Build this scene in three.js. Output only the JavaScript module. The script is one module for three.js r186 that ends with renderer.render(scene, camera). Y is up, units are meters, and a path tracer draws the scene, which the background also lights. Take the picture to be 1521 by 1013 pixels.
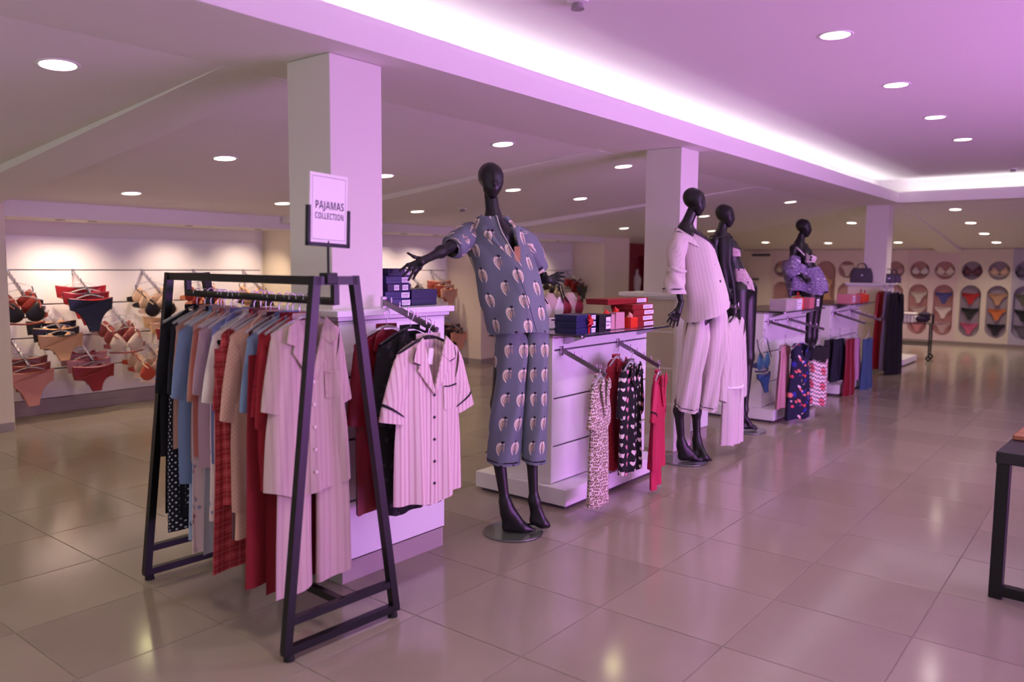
import * as THREE from 'three';
import { mergeGeometries, mergeVertices, toCreasedNormals } from 'three/addons/utils/BufferGeometryUtils.js';
import { RoundedBoxGeometry } from 'three/addons/geometries/RoundedBoxGeometry.js';
import { MarchingCubes } from 'three/addons/objects/MarchingCubes.js';
import { RectAreaLightUniformsLib } from 'three/addons/lights/RectAreaLightUniformsLib.js';

// ---------------------------------------------------------------- camera, light, exposure
const W = 1521, H = 1013, FOCAL = 1170.7, EYE = 1.35;
const D = Math.PI / 180;
const scene = new THREE.Scene();
scene.background = new THREE.Color().setRGB(0.3, 0.32, 0.34);   // overcast daylight outside the shop windows behind the camera
const camera = new THREE.PerspectiveCamera(2 * Math.atan(H / 2 / FOCAL) / D, W / H, 0.05, 60);
camera.rotation.order = 'YXZ';
camera.rotation.set(-5.436 * D, 38.22 * D, 0.465 * D);
camera.position.set(0, EYE, 0);
camera.updateMatrixWorld(true);
camera.focus = 4.2;
camera.userData.fStop = 1.7;
scene.add(camera);
const renderer = new THREE.WebGLRenderer({ antialias: true });
renderer.toneMapping = THREE.LinearToneMapping;
renderer.toneMappingExposure = 1.08;
renderer.shadowMap.enabled = true;
RectAreaLightUniformsLib.init();

// lights the shop has: downlights (in their builder), LED cove strips, and the coloured video screen on the right-hand wall
const DOWN = 1.0, DOWN_END = 3.7, DOWN_TRAY = 3.0;   // candela of one downlight: over the slat wall side, before the niche wall, in the raised tray
const SPOT = 2.2;                                  // candela of one wall washer
const DOWN_COLOR = new THREE.Color().setRGB(1.0, 0.94, 0.4), END_COLOR = new THREE.Color().setRGB(1.0, 0.81, 0.63);
const TRAY_COLOR = new THREE.Color().setRGB(1.0, 0.84, 0.82);
const SPOT_COLOR = new THREE.Color().setRGB(1.0, 0.75, 0.54);
const COVE_COLOR = new THREE.Color().setRGB(1.0, 0.96, 1.0), COVE = 10, COVE_PURPLE = new THREE.Color().setRGB(0.6, 0.45, 1.0), COVE_P = 24;
const SCREEN_TOP = new THREE.Color().setRGB(0.5, 0.75, 1.0), SCREEN_LOW = new THREE.Color().setRGB(0.69, 0.19, 0.87), SCREEN = 9.2;
const DAY = new THREE.Color().setRGB(1.0, 1.0, 0.98), DAYLIGHT = 0.75;
const coveStrips = [], lampList = [];

// ---------------------------------------------------------------- pixel -> place helpers (directions only; distances come from planes)
const camQ = camera.quaternion.clone();
const V3 = (x = 0, y = 0, z = 0) => new THREE.Vector3(x, y, z);
const EYEP = V3(0, EYE, 0), FWD = V3(0, 0, -1).applyQuaternion(camQ).setY(0).normalize(), TOW = FWD.clone().negate();
const RGT = V3(-FWD.z, 0, FWD.x);
function ray(px, py) { return V3(px - W / 2, -(py - H / 2), -FOCAL).applyQuaternion(camQ); }
function onAxis(px, py, ax, v) { const d = ray(px, py), t = (v - EYEP[ax]) / d[ax]; return EYEP.clone().addScaledVector(d, t); }
const onX = (px, py, v) => onAxis(px, py, 'x', v), onY = (px, py, v) => onAxis(px, py, 'y', v), onZ = (px, py, v) => onAxis(px, py, 'z', v);
function onDepth(px, py, base, near = 0) { const d = ray(px, py), t = (base.clone().sub(EYEP).dot(FWD) - near) / d.dot(FWD); return EYEP.clone().addScaledVector(d, t); }
function onPlane(px, py, n, p0) { const d = ray(px, py), t = n.dot(p0.clone().sub(EYEP)) / n.dot(d); return EYEP.clone().addScaledVector(d, t); }

// ---------------------------------------------------------------- general helpers
function rng(seed) { let a = seed >>> 0; return () => { a |= 0; a = a + 0x6D2B79F5 | 0; let t = Math.imul(a ^ a >>> 15, 1 | a); t = t + Math.imul(t ^ t >>> 7, 61 | t) ^ t; return ((t ^ t >>> 14) >>> 0) / 4294967296; }; }
const lerp = (a, b, t) => a + (b - a) * t, clamp = (x, a, b) => Math.min(b, Math.max(a, x)), smooth = t => { t = clamp(t, 0, 1); return t * t * (3 - 2 * t); };
const used = new Map();
function numbered(name) { const n = used.get(name) || 0; used.set(name, n + 1); return n ? name + '_' + String(n).padStart(3, '0') : name; }
function shadows(o) { o.traverse(c => { if (c.isMesh) { c.castShadow = true; c.receiveShadow = true; } }); return o; }
function thing(name, label, category, pos = [0, 0, 0], turn = 0, group) {
  const o = new THREE.Group(); o.name = numbered(name); scene.add(o);
  o.position.set(pos.x ?? pos[0], pos.y ?? pos[1], pos.z ?? pos[2]); o.rotation.y = turn;
  o.userData = { label, category }; if (group) o.userData.group = group;
  return o;
}
function part(name, geo, material, parent, label) {
  if (Array.isArray(geo)) geo = merge(geo);
  const m = new THREE.Mesh(geo, material); m.name = name; m.castShadow = m.receiveShadow = true; parent.add(m);
  if (label) m.userData.label = label;
  return m;
}
function struct(name, label) { const o = new THREE.Group(); o.name = name; scene.add(o); o.userData = { kind: 'structure', label, category: name.split('_')[0] }; return o; }
function merge(list) {
  list = list.map(g => { g = g.index ? g.toNonIndexed() : g; for (const k of Object.keys(g.attributes)) if (!['position', 'normal', 'uv'].includes(k)) g.deleteAttribute(k);
    if (!g.attributes.normal) g.computeVertexNormals();
    if (!g.attributes.uv) g.setAttribute('uv', new THREE.BufferAttribute(new Float32Array(g.attributes.position.count * 2), 2)); g.morphAttributes = {}; return g; });
  return list.length === 1 ? list[0] : mergeGeometries(list, false);
}
const box = (x0, x1, y0, y1, z0, z1) => new THREE.BoxGeometry(Math.abs(x1 - x0), Math.abs(y1 - y0), Math.abs(z1 - z0)).translate((x0 + x1) / 2, (y0 + y1) / 2, (z0 + z1) / 2);
const rbox = (x0, x1, y0, y1, z0, z1, r = 0.004, s = 1) => new RoundedBoxGeometry(Math.abs(x1 - x0), Math.abs(y1 - y0), Math.abs(z1 - z0), s, r).translate((x0 + x1) / 2, (y0 + y1) / 2, (z0 + z1) / 2);
const cyl = (r0, r1, h, x, y, z, n = 20) => new THREE.CylinderGeometry(r0, r1, h, n).translate(x, y, z);
function bar(a, b, w, t = w, up = V3(0, 1, 0)) {       // square bar from a to b
  a = V3(...a); b = V3(...b); const d = b.clone().sub(a), L = d.length(); d.normalize();
  if (Math.abs(d.dot(up)) > 0.99) up = V3(0, 0, 1);
  const s = V3().crossVectors(up, d).normalize(), u = V3().crossVectors(d, s);
  return new THREE.BoxGeometry(w, t, L).applyMatrix4(new THREE.Matrix4().makeBasis(s, u, d).setPosition(a.add(b).multiplyScalar(0.5)));
}
function tube(pts, r, n = 12, k = 6, closed = false) { return new THREE.TubeGeometry(new THREE.CatmullRomCurve3(pts.map(p => p.isVector3 ? p : V3(...p)), closed), n, r, k, closed); }
function extrude(shape, depth, bevel = 0.003, curve = 8) { return new THREE.ExtrudeGeometry(shape, { depth, bevelEnabled: bevel > 0, bevelSize: bevel, bevelThickness: bevel, bevelSegments: 1, curveSegments: curve }); }
function poly(pts) { const s = new THREE.Shape(); pts.forEach((p, i) => i ? s.lineTo(p[0], p[1]) : s.moveTo(p[0], p[1])); return s; }
function prism(bottom, dy) {                           // slab over a polygon in space: the bottom face as given, its copy dy higher
  const n = bottom.length, pos = [], uv = [];
  const tri = (...v) => v.forEach(p => { pos.push(...p); uv.push(p[0], p[2] + p[1]); });
  const up = bottom.map(p => [p[0], p[1] + dy, p[2]]);
  for (let i = 1; i < n - 1; i++) { tri(bottom[0], bottom[i], bottom[i + 1]); tri(up[0], up[i + 1], up[i]); }
  for (let i = 0; i < n; i++) { const j = (i + 1) % n; tri(bottom[i], up[i], up[j]); tri(bottom[i], up[j], bottom[j]); }
  const g = new THREE.BufferGeometry(); g.setAttribute('position', new THREE.Float32BufferAttribute(pos, 3)); g.setAttribute('uv', new THREE.Float32BufferAttribute(uv, 2)); g.computeVertexNormals(); return g;
}
function grid(nu, nv, fn, closeU = false) {            // surface from fn(u, v) -> [x, y, z, uu, vv]
  const pos = [], uv = [], idx = [];
  for (let j = 0; j <= nv; j++) for (let i = 0; i <= nu; i++) { const p = fn(i / nu, j / nv); pos.push(p[0], p[1], p[2]); uv.push(p[3] ?? i / nu, p[4] ?? j / nv); }
  for (let j = 0; j < nv; j++) for (let i = 0; i < nu; i++) { const a = j * (nu + 1) + i, b = a + 1, c = a + nu + 1, d = c + 1; idx.push(a, b, d, a, d, c); }
  const g = new THREE.BufferGeometry(); g.setAttribute('position', new THREE.Float32BufferAttribute(pos, 3)); g.setAttribute('uv', new THREE.Float32BufferAttribute(uv, 2)); g.setIndex(idx); g.computeVertexNormals();
  if (closeU) { const nm = g.attributes.normal; for (let j = 0; j <= nv; j++) { const a = j * (nu + 1), b = a + nu; const x = nm.getX(a) + nm.getX(b), y = nm.getY(a) + nm.getY(b), z = nm.getZ(a) + nm.getZ(b), l = Math.hypot(x, y, z) || 1; nm.setXYZ(a, x / l, y / l, z / l); nm.setXYZ(b, x / l, y / l, z / l); } }
  return g;
}
function canvasTex(w, h, draw, metresX, metresY) {
  const c = document.createElement('canvas'); c.width = w; c.height = h; const x = c.getContext('2d'); draw(x, w, h);
  const t = new THREE.CanvasTexture(c); t.colorSpace = THREE.SRGBColorSpace; t.wrapS = t.wrapT = THREE.RepeatWrapping; t.anisotropy = 4;
  if (metresX) t.repeat.set(1 / metresX, 1 / metresY);
  return t;
}
function noiseTex(size, seed, lo, hi, oct = 4, base = 4) {      // tileable value noise, grey
  const r = rng(seed), data = new Uint8Array(size * size * 4), acc = new Float32Array(size * size); let amp = 1, tot = 0;
  for (let o = 0; o < oct; o++) { const n = base << o, g = Float32Array.from({ length: n * n }, () => r());
    for (let y = 0; y < size; y++) for (let x = 0; x < size; x++) { const fx = x / size * n, fy = y / size * n, ix = fx | 0, iy = fy | 0, tx = smooth(fx - ix), ty = smooth(fy - iy);
      const a = g[iy * n + ix], b = g[iy * n + (ix + 1) % n], c = g[((iy + 1) % n) * n + ix], d = g[((iy + 1) % n) * n + (ix + 1) % n]; acc[y * size + x] += amp * lerp(lerp(a, b, tx), lerp(c, d, tx), ty); }
    tot += amp; amp *= 0.55; }
  for (let i = 0; i < size * size; i++) { const v = clamp(lerp(lo, hi, acc[i] / tot), 0, 255); data[i * 4] = data[i * 4 + 1] = data[i * 4 + 2] = v; data[i * 4 + 3] = 255; }
  const t = new THREE.DataTexture(data, size, size); t.magFilter = THREE.LinearFilter; t.minFilter = THREE.LinearFilter; t.wrapS = t.wrapT = THREE.RepeatWrapping; t.needsUpdate = true; return t;
}
const std = (c, rough = 0.6, o = {}) => new THREE.MeshStandardMaterial({ color: c, roughness: rough, side: THREE.DoubleSide, ...o });

// ---------------------------------------------------------------- materials
const plasterBump = noiseTex(256, 5, 90, 165, 5, 8); plasterBump.repeat.set(1.2, 1.2);
const weave = noiseTex(128, 9, 70, 185, 3, 32); weave.repeat.set(14, 14);
const M = {
  plaster: std(0xe9e4de, 0.85, { bumpMap: plasterBump, bumpScale: 0.0008 }),
  ceiling: std(0xf2eeea, 0.9, { bumpMap: plasterBump, bumpScale: 0.0008 }),
  cream: std(0xeee2cf, 0.8, { bumpMap: plasterBump, bumpScale: 0.0008 }),
  lacquer: std(0xeeeaf0, 0.35),
  groove: std(0x6a6070, 0.5, { metalness: 0.5 }),
  skirting: std(0xa79b98, 0.5),
  black: std(0x121013, 0.38, { metalness: 0.3 }),
  blackRail: std(0x1c191c, 0.5, { metalness: 0.3 }),
  rubber: std(0x101010, 0.8),
  chrome: std(0xb8b4bb, 0.22, { metalness: 1 }),
  satin: std(0x8f8790, 0.4, { metalness: 1 }),
  mannequin: new THREE.MeshPhysicalMaterial({ color: 0x0d0b10, roughness: 0.42, clearcoat: 0.15, clearcoatRoughness: 0.4 }),
  glass: new THREE.MeshPhysicalMaterial({ color: 0xdfe8e6, roughness: 0.03, transmission: 1, thickness: 0.01, ior: 1.5 }),
  pane: new THREE.MeshPhysicalMaterial({ color: 0xe6eeee, roughness: 0.04, transmission: 1, thickness: 0, ior: 1.5, side: THREE.DoubleSide }),
  glassEdge: std(0x2a3036, 0.2),
  clear: new THREE.MeshPhysicalMaterial({ color: 0xf0f2f6, roughness: 0.08, transmission: 0.75, thickness: 0, ior: 1.49, side: THREE.DoubleSide }),
  white: std(0xf2eff0, 0.5),
  paper: std(0xf4f1ee, 0.7),
};
const rowOf = (base, ...d) => d;
// ---------------------------------------------------------------- fabrics (colour print and weave only)
const fabricCache = new Map();
function cloth(map, color = 0xffffff, rough = 0.85, o = {}) { return new THREE.MeshStandardMaterial({ color, map, roughness: rough, side: THREE.DoubleSide, bumpMap: weave, bumpScale: 0.0006, ...o }); }
function plain(c, rough = 0.85) { const k = 'p' + c + rough; if (!fabricCache.has(k)) fabricCache.set(k, cloth(null, c, rough)); return fabricCache.get(k); }
const satinCloth = c => plain(c, 0.42);
const P = {};
P.stripe = (bg, fg, pitch = 0.03, width = 0.35) => cloth(canvasTex(64, 8, (x, w, h) => { x.fillStyle = bg; x.fillRect(0, 0, w, h); x.fillStyle = fg; x.fillRect(8, 0, w * width, h); }, pitch, pitch));
P.plaid = (bg, a, b) => cloth(canvasTex(128, 128, (x, w, h) => { x.fillStyle = bg; x.fillRect(0, 0, w, h); x.globalAlpha = 0.6; x.fillStyle = a; x.fillRect(0, 0, w / 2, h); x.fillRect(0, 0, w, h / 2); x.globalAlpha = 0.55; x.fillStyle = b; for (const k of [28, 92]) { x.fillRect(k, 0, 5, h); x.fillRect(0, k, w, 5); } }, 0.055, 0.055));
P.dots = (bg, fg, pitch = 0.03, r = 0.16) => cloth(canvasTex(64, 64, (x, w) => { x.fillStyle = bg; x.fillRect(0, 0, w, w); x.fillStyle = fg; for (const [a, b] of [[0.25, 0.25], [0.75, 0.75]]) { x.beginPath(); x.arc(a * w, b * w, r * w, 0, 7); x.fill(); } }, pitch, pitch));
P.blotch = (bg, list, seed, n = 26, size = 0.25, r0 = 8, r1 = 26) => cloth(canvasTex(256, 256, (x, w) => { const r = rng(seed); x.fillStyle = bg; x.fillRect(0, 0, w, w);
  for (let i = 0; i < n; i++) { x.fillStyle = list[i % list.length]; const cx = r() * w, cy = r() * w, a = lerp(r0, r1, r()), b = a * lerp(0.4, 1, r()), t = r() * 6.3; for (const dx of [-w, 0, w]) for (const dy of [-w, 0, w]) { x.save(); x.translate(cx + dx, cy + dy); x.rotate(t); x.beginPath(); x.ellipse(0, 0, a, b, 0, 0, 7); x.fill(); x.restore(); } } }, size, size));
P.leopard = () => cloth(canvasTex(256, 256, (x, w) => { const r = rng(77); x.fillStyle = '#ead9d6'; x.fillRect(0, 0, w, w);
  for (let j = 0; j < 8; j++) for (let i = 0; i < 8; i++) { const cx = (i + 0.5 + (r() - 0.5) * 0.5 + (j % 2) * 0.5) * w / 8, cy = (j + 0.5 + (r() - 0.5) * 0.4) * w / 8, t = r() * 6.3, R = 9 + r() * 4; for (const dx of [-w, 0, w]) for (const dy of [-w, 0, w]) { x.save(); x.translate(cx + dx, cy + dy); x.rotate(t); x.fillStyle = '#b98a5e'; x.beginPath(); x.ellipse(0, 0, R * 0.7, R * 0.5, 0, 0, 7); x.fill(); x.strokeStyle = '#2a1518'; x.lineWidth = 6; x.lineCap = 'round'; x.beginPath(); x.arc(0, 0, R, 0.3, 2.4); x.stroke(); x.beginPath(); x.arc(0, 0, R, 3.4, 5.4); x.stroke(); x.restore(); } } }, 0.13, 0.13));
function heart(x, cx, cy, s) { x.beginPath(); x.moveTo(cx, cy + s); x.bezierCurveTo(cx - s * 1.6, cy - s * 0.2, cx - s * 0.8, cy - s * 1.3, cx, cy - s * 0.4); x.bezierCurveTo(cx + s * 0.8, cy - s * 1.3, cx + s * 1.6, cy - s * 0.2, cx, cy + s); x.fill(); }
P.hearts = (bg, cols, seed, size = 0.24, s0 = 12, s1 = 20) => cloth(canvasTex(256, 256, (x, w) => { const r = rng(seed); x.fillStyle = bg; x.fillRect(0, 0, w, w); let k = 0;
  for (let j = 0; j < 4; j++) for (let i = 0; i < 4; i++) { x.fillStyle = cols[k++ % cols.length]; heart(x, (i + 0.3 + r() * 0.4) * w / 4, (j + 0.3 + r() * 0.4) * w / 4, lerp(s0, s1, r())); } }, size, size));
P.motif = () => cloth(canvasTex(256, 160, (x, w, h) => { x.fillStyle = '#6c7681'; x.fillRect(0, 0, w, h);   // two-winged cream motifs on grey blue
  const m = (cx, cy, s) => { for (const k of [-1, 1]) { x.fillStyle = '#e6dcc6'; x.beginPath(); x.moveTo(cx, cy - 24 * s); x.bezierCurveTo(cx + k * 26 * s, cy - 40 * s, cx + k * 36 * s, cy + 14 * s, cx + k * 7 * s, cy + 40 * s); x.bezierCurveTo(cx + k * 15 * s, cy + 12 * s, cx + k * 11 * s, cy - 10 * s, cx, cy - 24 * s); x.fill();
    x.strokeStyle = '#8a7a5c'; x.lineWidth = 2.4 * s; x.beginPath(); x.moveTo(cx + k * 3, cy - 14 * s); x.bezierCurveTo(cx + k * 20 * s, cy - 10 * s, cx + k * 20 * s, cy + 14 * s, cx + k * 9 * s, cy + 26 * s); x.stroke();
    x.fillStyle = '#b79a7a'; x.beginPath(); x.ellipse(cx + k * 6 * s, cy + 6 * s, 3.2 * s, 18 * s, -k * 0.12, 0, 7); x.fill(); }
    x.fillStyle = '#17151c'; x.beginPath(); x.ellipse(cx, cy - 30 * s, 5.5 * s, 7 * s, 0, 0, 7); x.fill(); };
  for (const [a, b] of [[64, 46], [192, 126], [192, -34], [64, 206]]) m(a, b, 1.3); }, 0.18, 0.122), 0xffffff, 0.6);
P.snake = (bg, fg, pink) => cloth(canvasTex(128, 128, (x, w) => { x.fillStyle = bg; x.fillRect(0, 0, w, w); x.fillStyle = pink; x.beginPath(); x.ellipse(40, 70, 24, 34, 0.4, 0, 7); x.fill(); x.strokeStyle = fg; x.lineWidth = 7; for (let i = -1; i < 5; i++) for (let j = -1; j < 5; j++) { x.beginPath(); x.moveTo(i * 32, j * 32 + 16); x.lineTo(i * 32 + 16, j * 32); x.lineTo(i * 32 + 30, j * 32 + 12); x.stroke(); } }, 0.14, 0.14));
const F = {
  creamStripe: P.stripe('#cbb6ad', '#c3aaa3', 0.024), pinkStripe: P.stripe('#e4cfcf', '#cfaab0', 0.022, 0.35), motif: P.motif(), leopard: P.leopard(),
  plaidRed: P.plaid('#c2454a', '#8e1e28', '#d98a8a'), navyDots: P.dots('#141726', '#d8dbe4', 0.028, 0.15), maroonDots: P.dots('#8d1727', '#5b0f1b', 0.014, 0.14), peachDots: P.dots('#dcaf9b', '#c58f7f', 0.018, 0.12),
  bows: P.blotch('#ece4da', ['#17151a'], 31, 9, 0.26, 10, 22), blueFloral: P.blotch('#98a6c2', ['#6a6f9a', '#c9b3c4', '#4c5678'], 12, 26, 0.2, 6, 18), pinkFloral: P.blotch('#d9c0c0', ['#a8606e', '#8f8fa6', '#e8dcd8'], 18, 24, 0.2, 6, 18),
  smallDots: P.dots('#e3cfc9', '#a8767a', 0.034, 0.1), hearts: P.hearts('#120f14', ['#efe3e0', '#e9dcd6', '#d98aa8', '#efe3e0'], 4, 0.22, 14, 24), heartsSmall: P.hearts('#a41d33', ['#8a1528'], 8, 0.12), blackRose: P.blotch('#15111a', ['#2c2632', '#3b3440', '#0c0a0e'], 41, 26, 0.16, 8, 18),
  floralNavy: P.blotch('#151538', ['#2d2a9a', '#d8485a', '#e6c0c8', '#0d0d22', '#4a2f8a', '#e07a70'], 52, 30, 0.26, 9, 24), snake: P.snake('#ead3d8', '#2a1d26', '#e06a7a'), paisley: P.blotch('#8a7aa6', ['#c9bcd6', '#5c4f7c', '#e2d6e4', '#6d6288'], 63, 60, 0.16, 5, 16),
  tropic: P.blotch('#cdb3bd', ['#7a5a74', '#3a2c40', '#e6d2d6'], 66, 40, 0.18, 5, 18), ivoryStripe: P.stripe('#dccfce', '#d2c3c4', 0.022, 0.3),
};

// ---------------------------------------------------------------- garments: local +z is the front, y = 0 at the neck, hanging down
function shirtShell(o) {
  const { w, len, hem, th, seed } = o, r = rng(seed), ph = r() * 6, ph2 = r() * 6, nh = o.neck ?? 0.058, vd = o.vee ?? 0.16, sh = w / 2, slope = o.slope ?? 0.42;
  const zAt = (s, v, sgn) => { const e = Math.pow(Math.max(0, 1 - s * s), 0.45); const f = (1 - v) * 0.012 * Math.sin(s * 8 + ph) + (1 - v * 0.7) * 0.006 * Math.sin(s * 15 + ph2 + v * 2); return sgn * (th * lerp(0.85, 1.15, 1 - v) * e) + f * (o.fold ?? 1); };
  const half = y => { const t = clamp(-y / len, 0, 1); return lerp(sh, hem / 2, smooth(t)) - 0.02 * Math.sin(Math.PI * clamp(t * 1.6, 0, 1)) * (o.waist ?? 0.4); };
  const sheet = sgn => grid(26, 18, (u, v) => {
    const s = u * 2 - 1, ax = Math.abs(s) * sh; let top = ax < nh ? (sgn > 0 ? -vd * (1 - ax / nh) : 0) : -(ax - nh) * slope;
    const hemW = -len + 0.008 * Math.sin(s * 6 + ph) + (o.tail ? 0.03 * s * s : 0);
    const y = lerp(hemW, top, v); const x = s * half(Math.min(y, 0)); return [x, y, zAt(s, v, sgn), x, y];
  });
  return { geo: merge([sheet(1), sheet(-1)]), z: (x, y) => zAt(clamp(x / half(y), -1, 1), clamp(1 + y / len, 0, 1), 1), half };
}
function sleeveGeo(k, o) {
  const { w, th } = o, L = o.sleeve ?? 0.2, a0 = o.arm0 ?? 0.085, a1 = o.arm1 ?? 0.088, out = o.out ?? 0.075;
  const nh = o.neck ?? 0.058, sh = w / 2, ys = -(sh - nh) * (o.slope ?? 0.42);          // the upper edge carries on from the shoulder, the lower one from the armpit
  const up = v => [k * (sh - 0.012 + out * Math.pow(v, 0.8)), ys + 0.003 - (L + 0.02) * Math.pow(v, 1.15)], dn = v => [k * lerp(sh - 0.05, sh + out - a1 * 1.7, v), lerp(ys - a0 * 1.75, ys - L - 0.045, v)];
  const ringAt = (u, v, e) => { const t = u * Math.PI * 2, p = up(v), q = dn(v), c = Math.cos(t), ex = (p[0] - q[0]) / 2, ey = (p[1] - q[1]) / 2, l = Math.hypot(ex, ey), f = 1 + e / l, b = th * lerp(0.9, 0.8, v) * (1 - 0.35 * Math.pow(Math.abs(c), 3)) + e;
    return [(p[0] + q[0]) / 2 + ex * c * f, (p[1] + q[1]) / 2 + ey * c * f, Math.sin(t) * b + 0.004 * v * Math.sin(v * 7 + t * 3) + (o.swing ?? 0) * v]; };
  return { geo: grid(18, 8, (u, v) => { const p = ringAt(u, v, 0); return [...p, p[0], p[1]]; }, true), ring: (v0, v1, e) => grid(18, 1, (u, q) => ringAt(u, lerp(v0, v1, q), e), true) };
}
function addShirt(g, o) {
  o = { w: 0.34, len: 0.62, hem: 0.36, th: 0.022, seed: 1, ...o };
  const S = shirtShell(o); part('shirt_body', S.geo, o.mat, g);
  for (const k of [-1, 1]) { const sl = sleeveGeo(k, o); const m = part('sleeve', sl.geo, o.sleeveMat ?? o.mat, g); if (o.trim) part('cuff_piping', sl.ring(0.76, 0.8, 0.0025), o.trim, m); }
  if (o.collar !== false) {
    const nh = o.neck ?? 0.058, vd = o.vee ?? 0.16, zf = o.th * 0.95 + 0.004, q = Math.min(1, o.w / 0.32);   // the collar keeps in scale with the shoulders
    for (const k of [-1, 1]) {
      const flap = extrude(poly([[k * nh * 0.95, 0.012 * q], [k * (nh + 0.035 * q), -0.02 * q], [k * (nh + 0.048 * q), -0.075 * q], [k * (nh + 0.012 * q), -0.088 * q], [k * nh * 0.62, -0.058 * q]]), 0.004, 0.002);
      const lapel = extrude(poly([[k * nh * 0.66, -0.055 * q], [k * (nh + 0.014 * q), -0.09 * q], [k * (nh + 0.02 * q), -0.115 * q], [k * 0.004, -vd - 0.012], [k * 0.002, -vd + 0.004]]), 0.004, 0.002);
      part('collar', [flap.translate(0, 0, zf + 0.002), lapel.translate(0, 0, zf)], o.collarMat ?? o.mat, g);
      if (o.trim) { part('collar_piping', tube([[k * (nh + 0.036 * q), -0.02 * q, zf + 0.007], [k * (nh + 0.049 * q), -0.075 * q, zf + 0.007], [k * (nh + 0.013 * q), -0.09 * q, zf + 0.007]], 0.002, 8, 5), o.trim, g); }
    }
    part('back_collar', grid(12, 1, (u, v) => { const t = lerp(-1, 1, u) * 1.45; return [Math.sin(t) * nh * 0.98, 0.006 + v * 0.02, -Math.cos(t) * o.th * 1.1 + 0.002]; }), o.collarMat ?? o.mat, g);
  }
  if (o.buttons) { const b = new THREE.CylinderGeometry(0.006, 0.006, 0.003, 10).rotateX(Math.PI / 2); for (let i = 0; i < o.nButtons; i++) { const y = -(o.vee ?? 0.16) - 0.02 - i * (o.len - (o.vee ?? 0.16) - 0.1) / (o.nButtons - 1); const m = part('button', b, o.buttons, g); m.position.set(0.004, y, S.z(0, y) + 0.004); }
    part('placket', grid(1, 14, (u, v) => { const x = lerp(-0.014, 0.014, u), y = lerp(-o.len + 0.004, -(o.vee ?? 0.16), v); return [x, y, S.z(x, y) + 0.0018, x, y]; }), o.mat, g); }
  if (o.pocket) { const x0 = 0.055, y0 = -0.19; const m = part('pocket', grid(6, 6, (u, v) => { const x = x0 + u * 0.085, y = y0 - (1 - v) * 0.1 + (u < 0.05 || u > 0.95 ? 0.008 * (1 - v) : 0); return [x, y, S.z(x, y) + 0.003, x, y]; }), o.mat, g);
    part('pocket_piping', tube([[x0, y0, S.z(x0, y0) + 0.005], [x0 + 0.042, y0 - 0.004, S.z(x0 + 0.04, y0) + 0.005], [x0 + 0.085, y0, S.z(x0 + 0.085, y0) + 0.005]], o.trim ? 0.003 : 0.0015, 8, 5), o.trim ?? o.mat, m); }
  if (o.tag) { part('price_tag', rbox(-0.014, 0.014, -0.1, -0.035, -0.001, 0.001, 0.0008).rotateZ(-0.12).translate(0.02, 0, -0.002), M.paper, g, 'white paper price tag'); }
  return S;
}
function addTrousers(g, o) {                             // folded over the hanger, legs hanging side by side
  o = { top: -0.12, len: 0.9, w: 0.17, th: 0.016, seed: 3, x: 0, z: -0.004, ...o }; const r = rng(o.seed);
  for (const k of [-1, 1]) { const ph = r() * 6, dl = (r() - 0.5) * 0.03;
    const G = grid(20, 16, (u, v) => { const t = u * Math.PI * 2, y = lerp(-o.len + dl, o.top, v), a = o.w / 2 * lerp(0.54, 0.42, v), f = 0.007 * (1 - v) * Math.sin(3 * t + ph) + 0.004 * Math.sin(v * 6 + ph); const cx = o.x + k * o.w * 0.25 + k * 0.012 * (1 - v); const x = cx + Math.cos(t) * a; return [x, y + 0.006 * Math.cos(t) * (1 - v), o.z + Math.sin(t) * (o.th * lerp(1, 0.6, v)) + f, u * o.w * 1.1, y]; }, true);
    const m = part('trouser_leg', G, o.mat, g); if (o.trim) part('hem_piping', grid(20, 1, (u, q) => { const v = 0.03 + q * 0.008, t = u * Math.PI * 2, y = lerp(-o.len + dl, o.top, v), a = o.w / 2 * lerp(0.54, 0.42, v) + 0.0018, f = 0.007 * (1 - v) * Math.sin(3 * t + ph) + 0.004 * Math.sin(v * 6 + ph); return [o.x + k * o.w * 0.25 + k * 0.012 * (1 - v) + Math.cos(t) * a, y + 0.006 * Math.cos(t), o.z + Math.sin(t) * (o.th + 0.002) + f]; }, true), o.trim, m); }
}
function makeHanger(pos, turn, mat, label, group, drop = 0.06, span = 0.3) {   // origin at the neck of the garment; the hook rises to the rail
  const g = thing('clothes_hanger', label, 'hanger', pos, turn, group), hs = span / 2;
  part('shoulder_bar', [tube([[-hs, -0.045, 0], [-hs * 0.5, -0.008, 0], [0, 0.016, 0], [hs * 0.5, -0.008, 0], [hs, -0.045, 0]], 0.006, 16, 6)], mat, g);
  part('hook', tube([[0, 0.014, 0], [0, drop - 0.02, 0], [0.014, drop - 0.005, 0], [0.016, drop + 0.012, 0], [0, drop + 0.024, 0], [-0.014, drop + 0.014, 0], [-0.014, drop + 0.004, 0]], 0.0022, 20, 5), M.chrome, g);
  return g;
}
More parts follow.
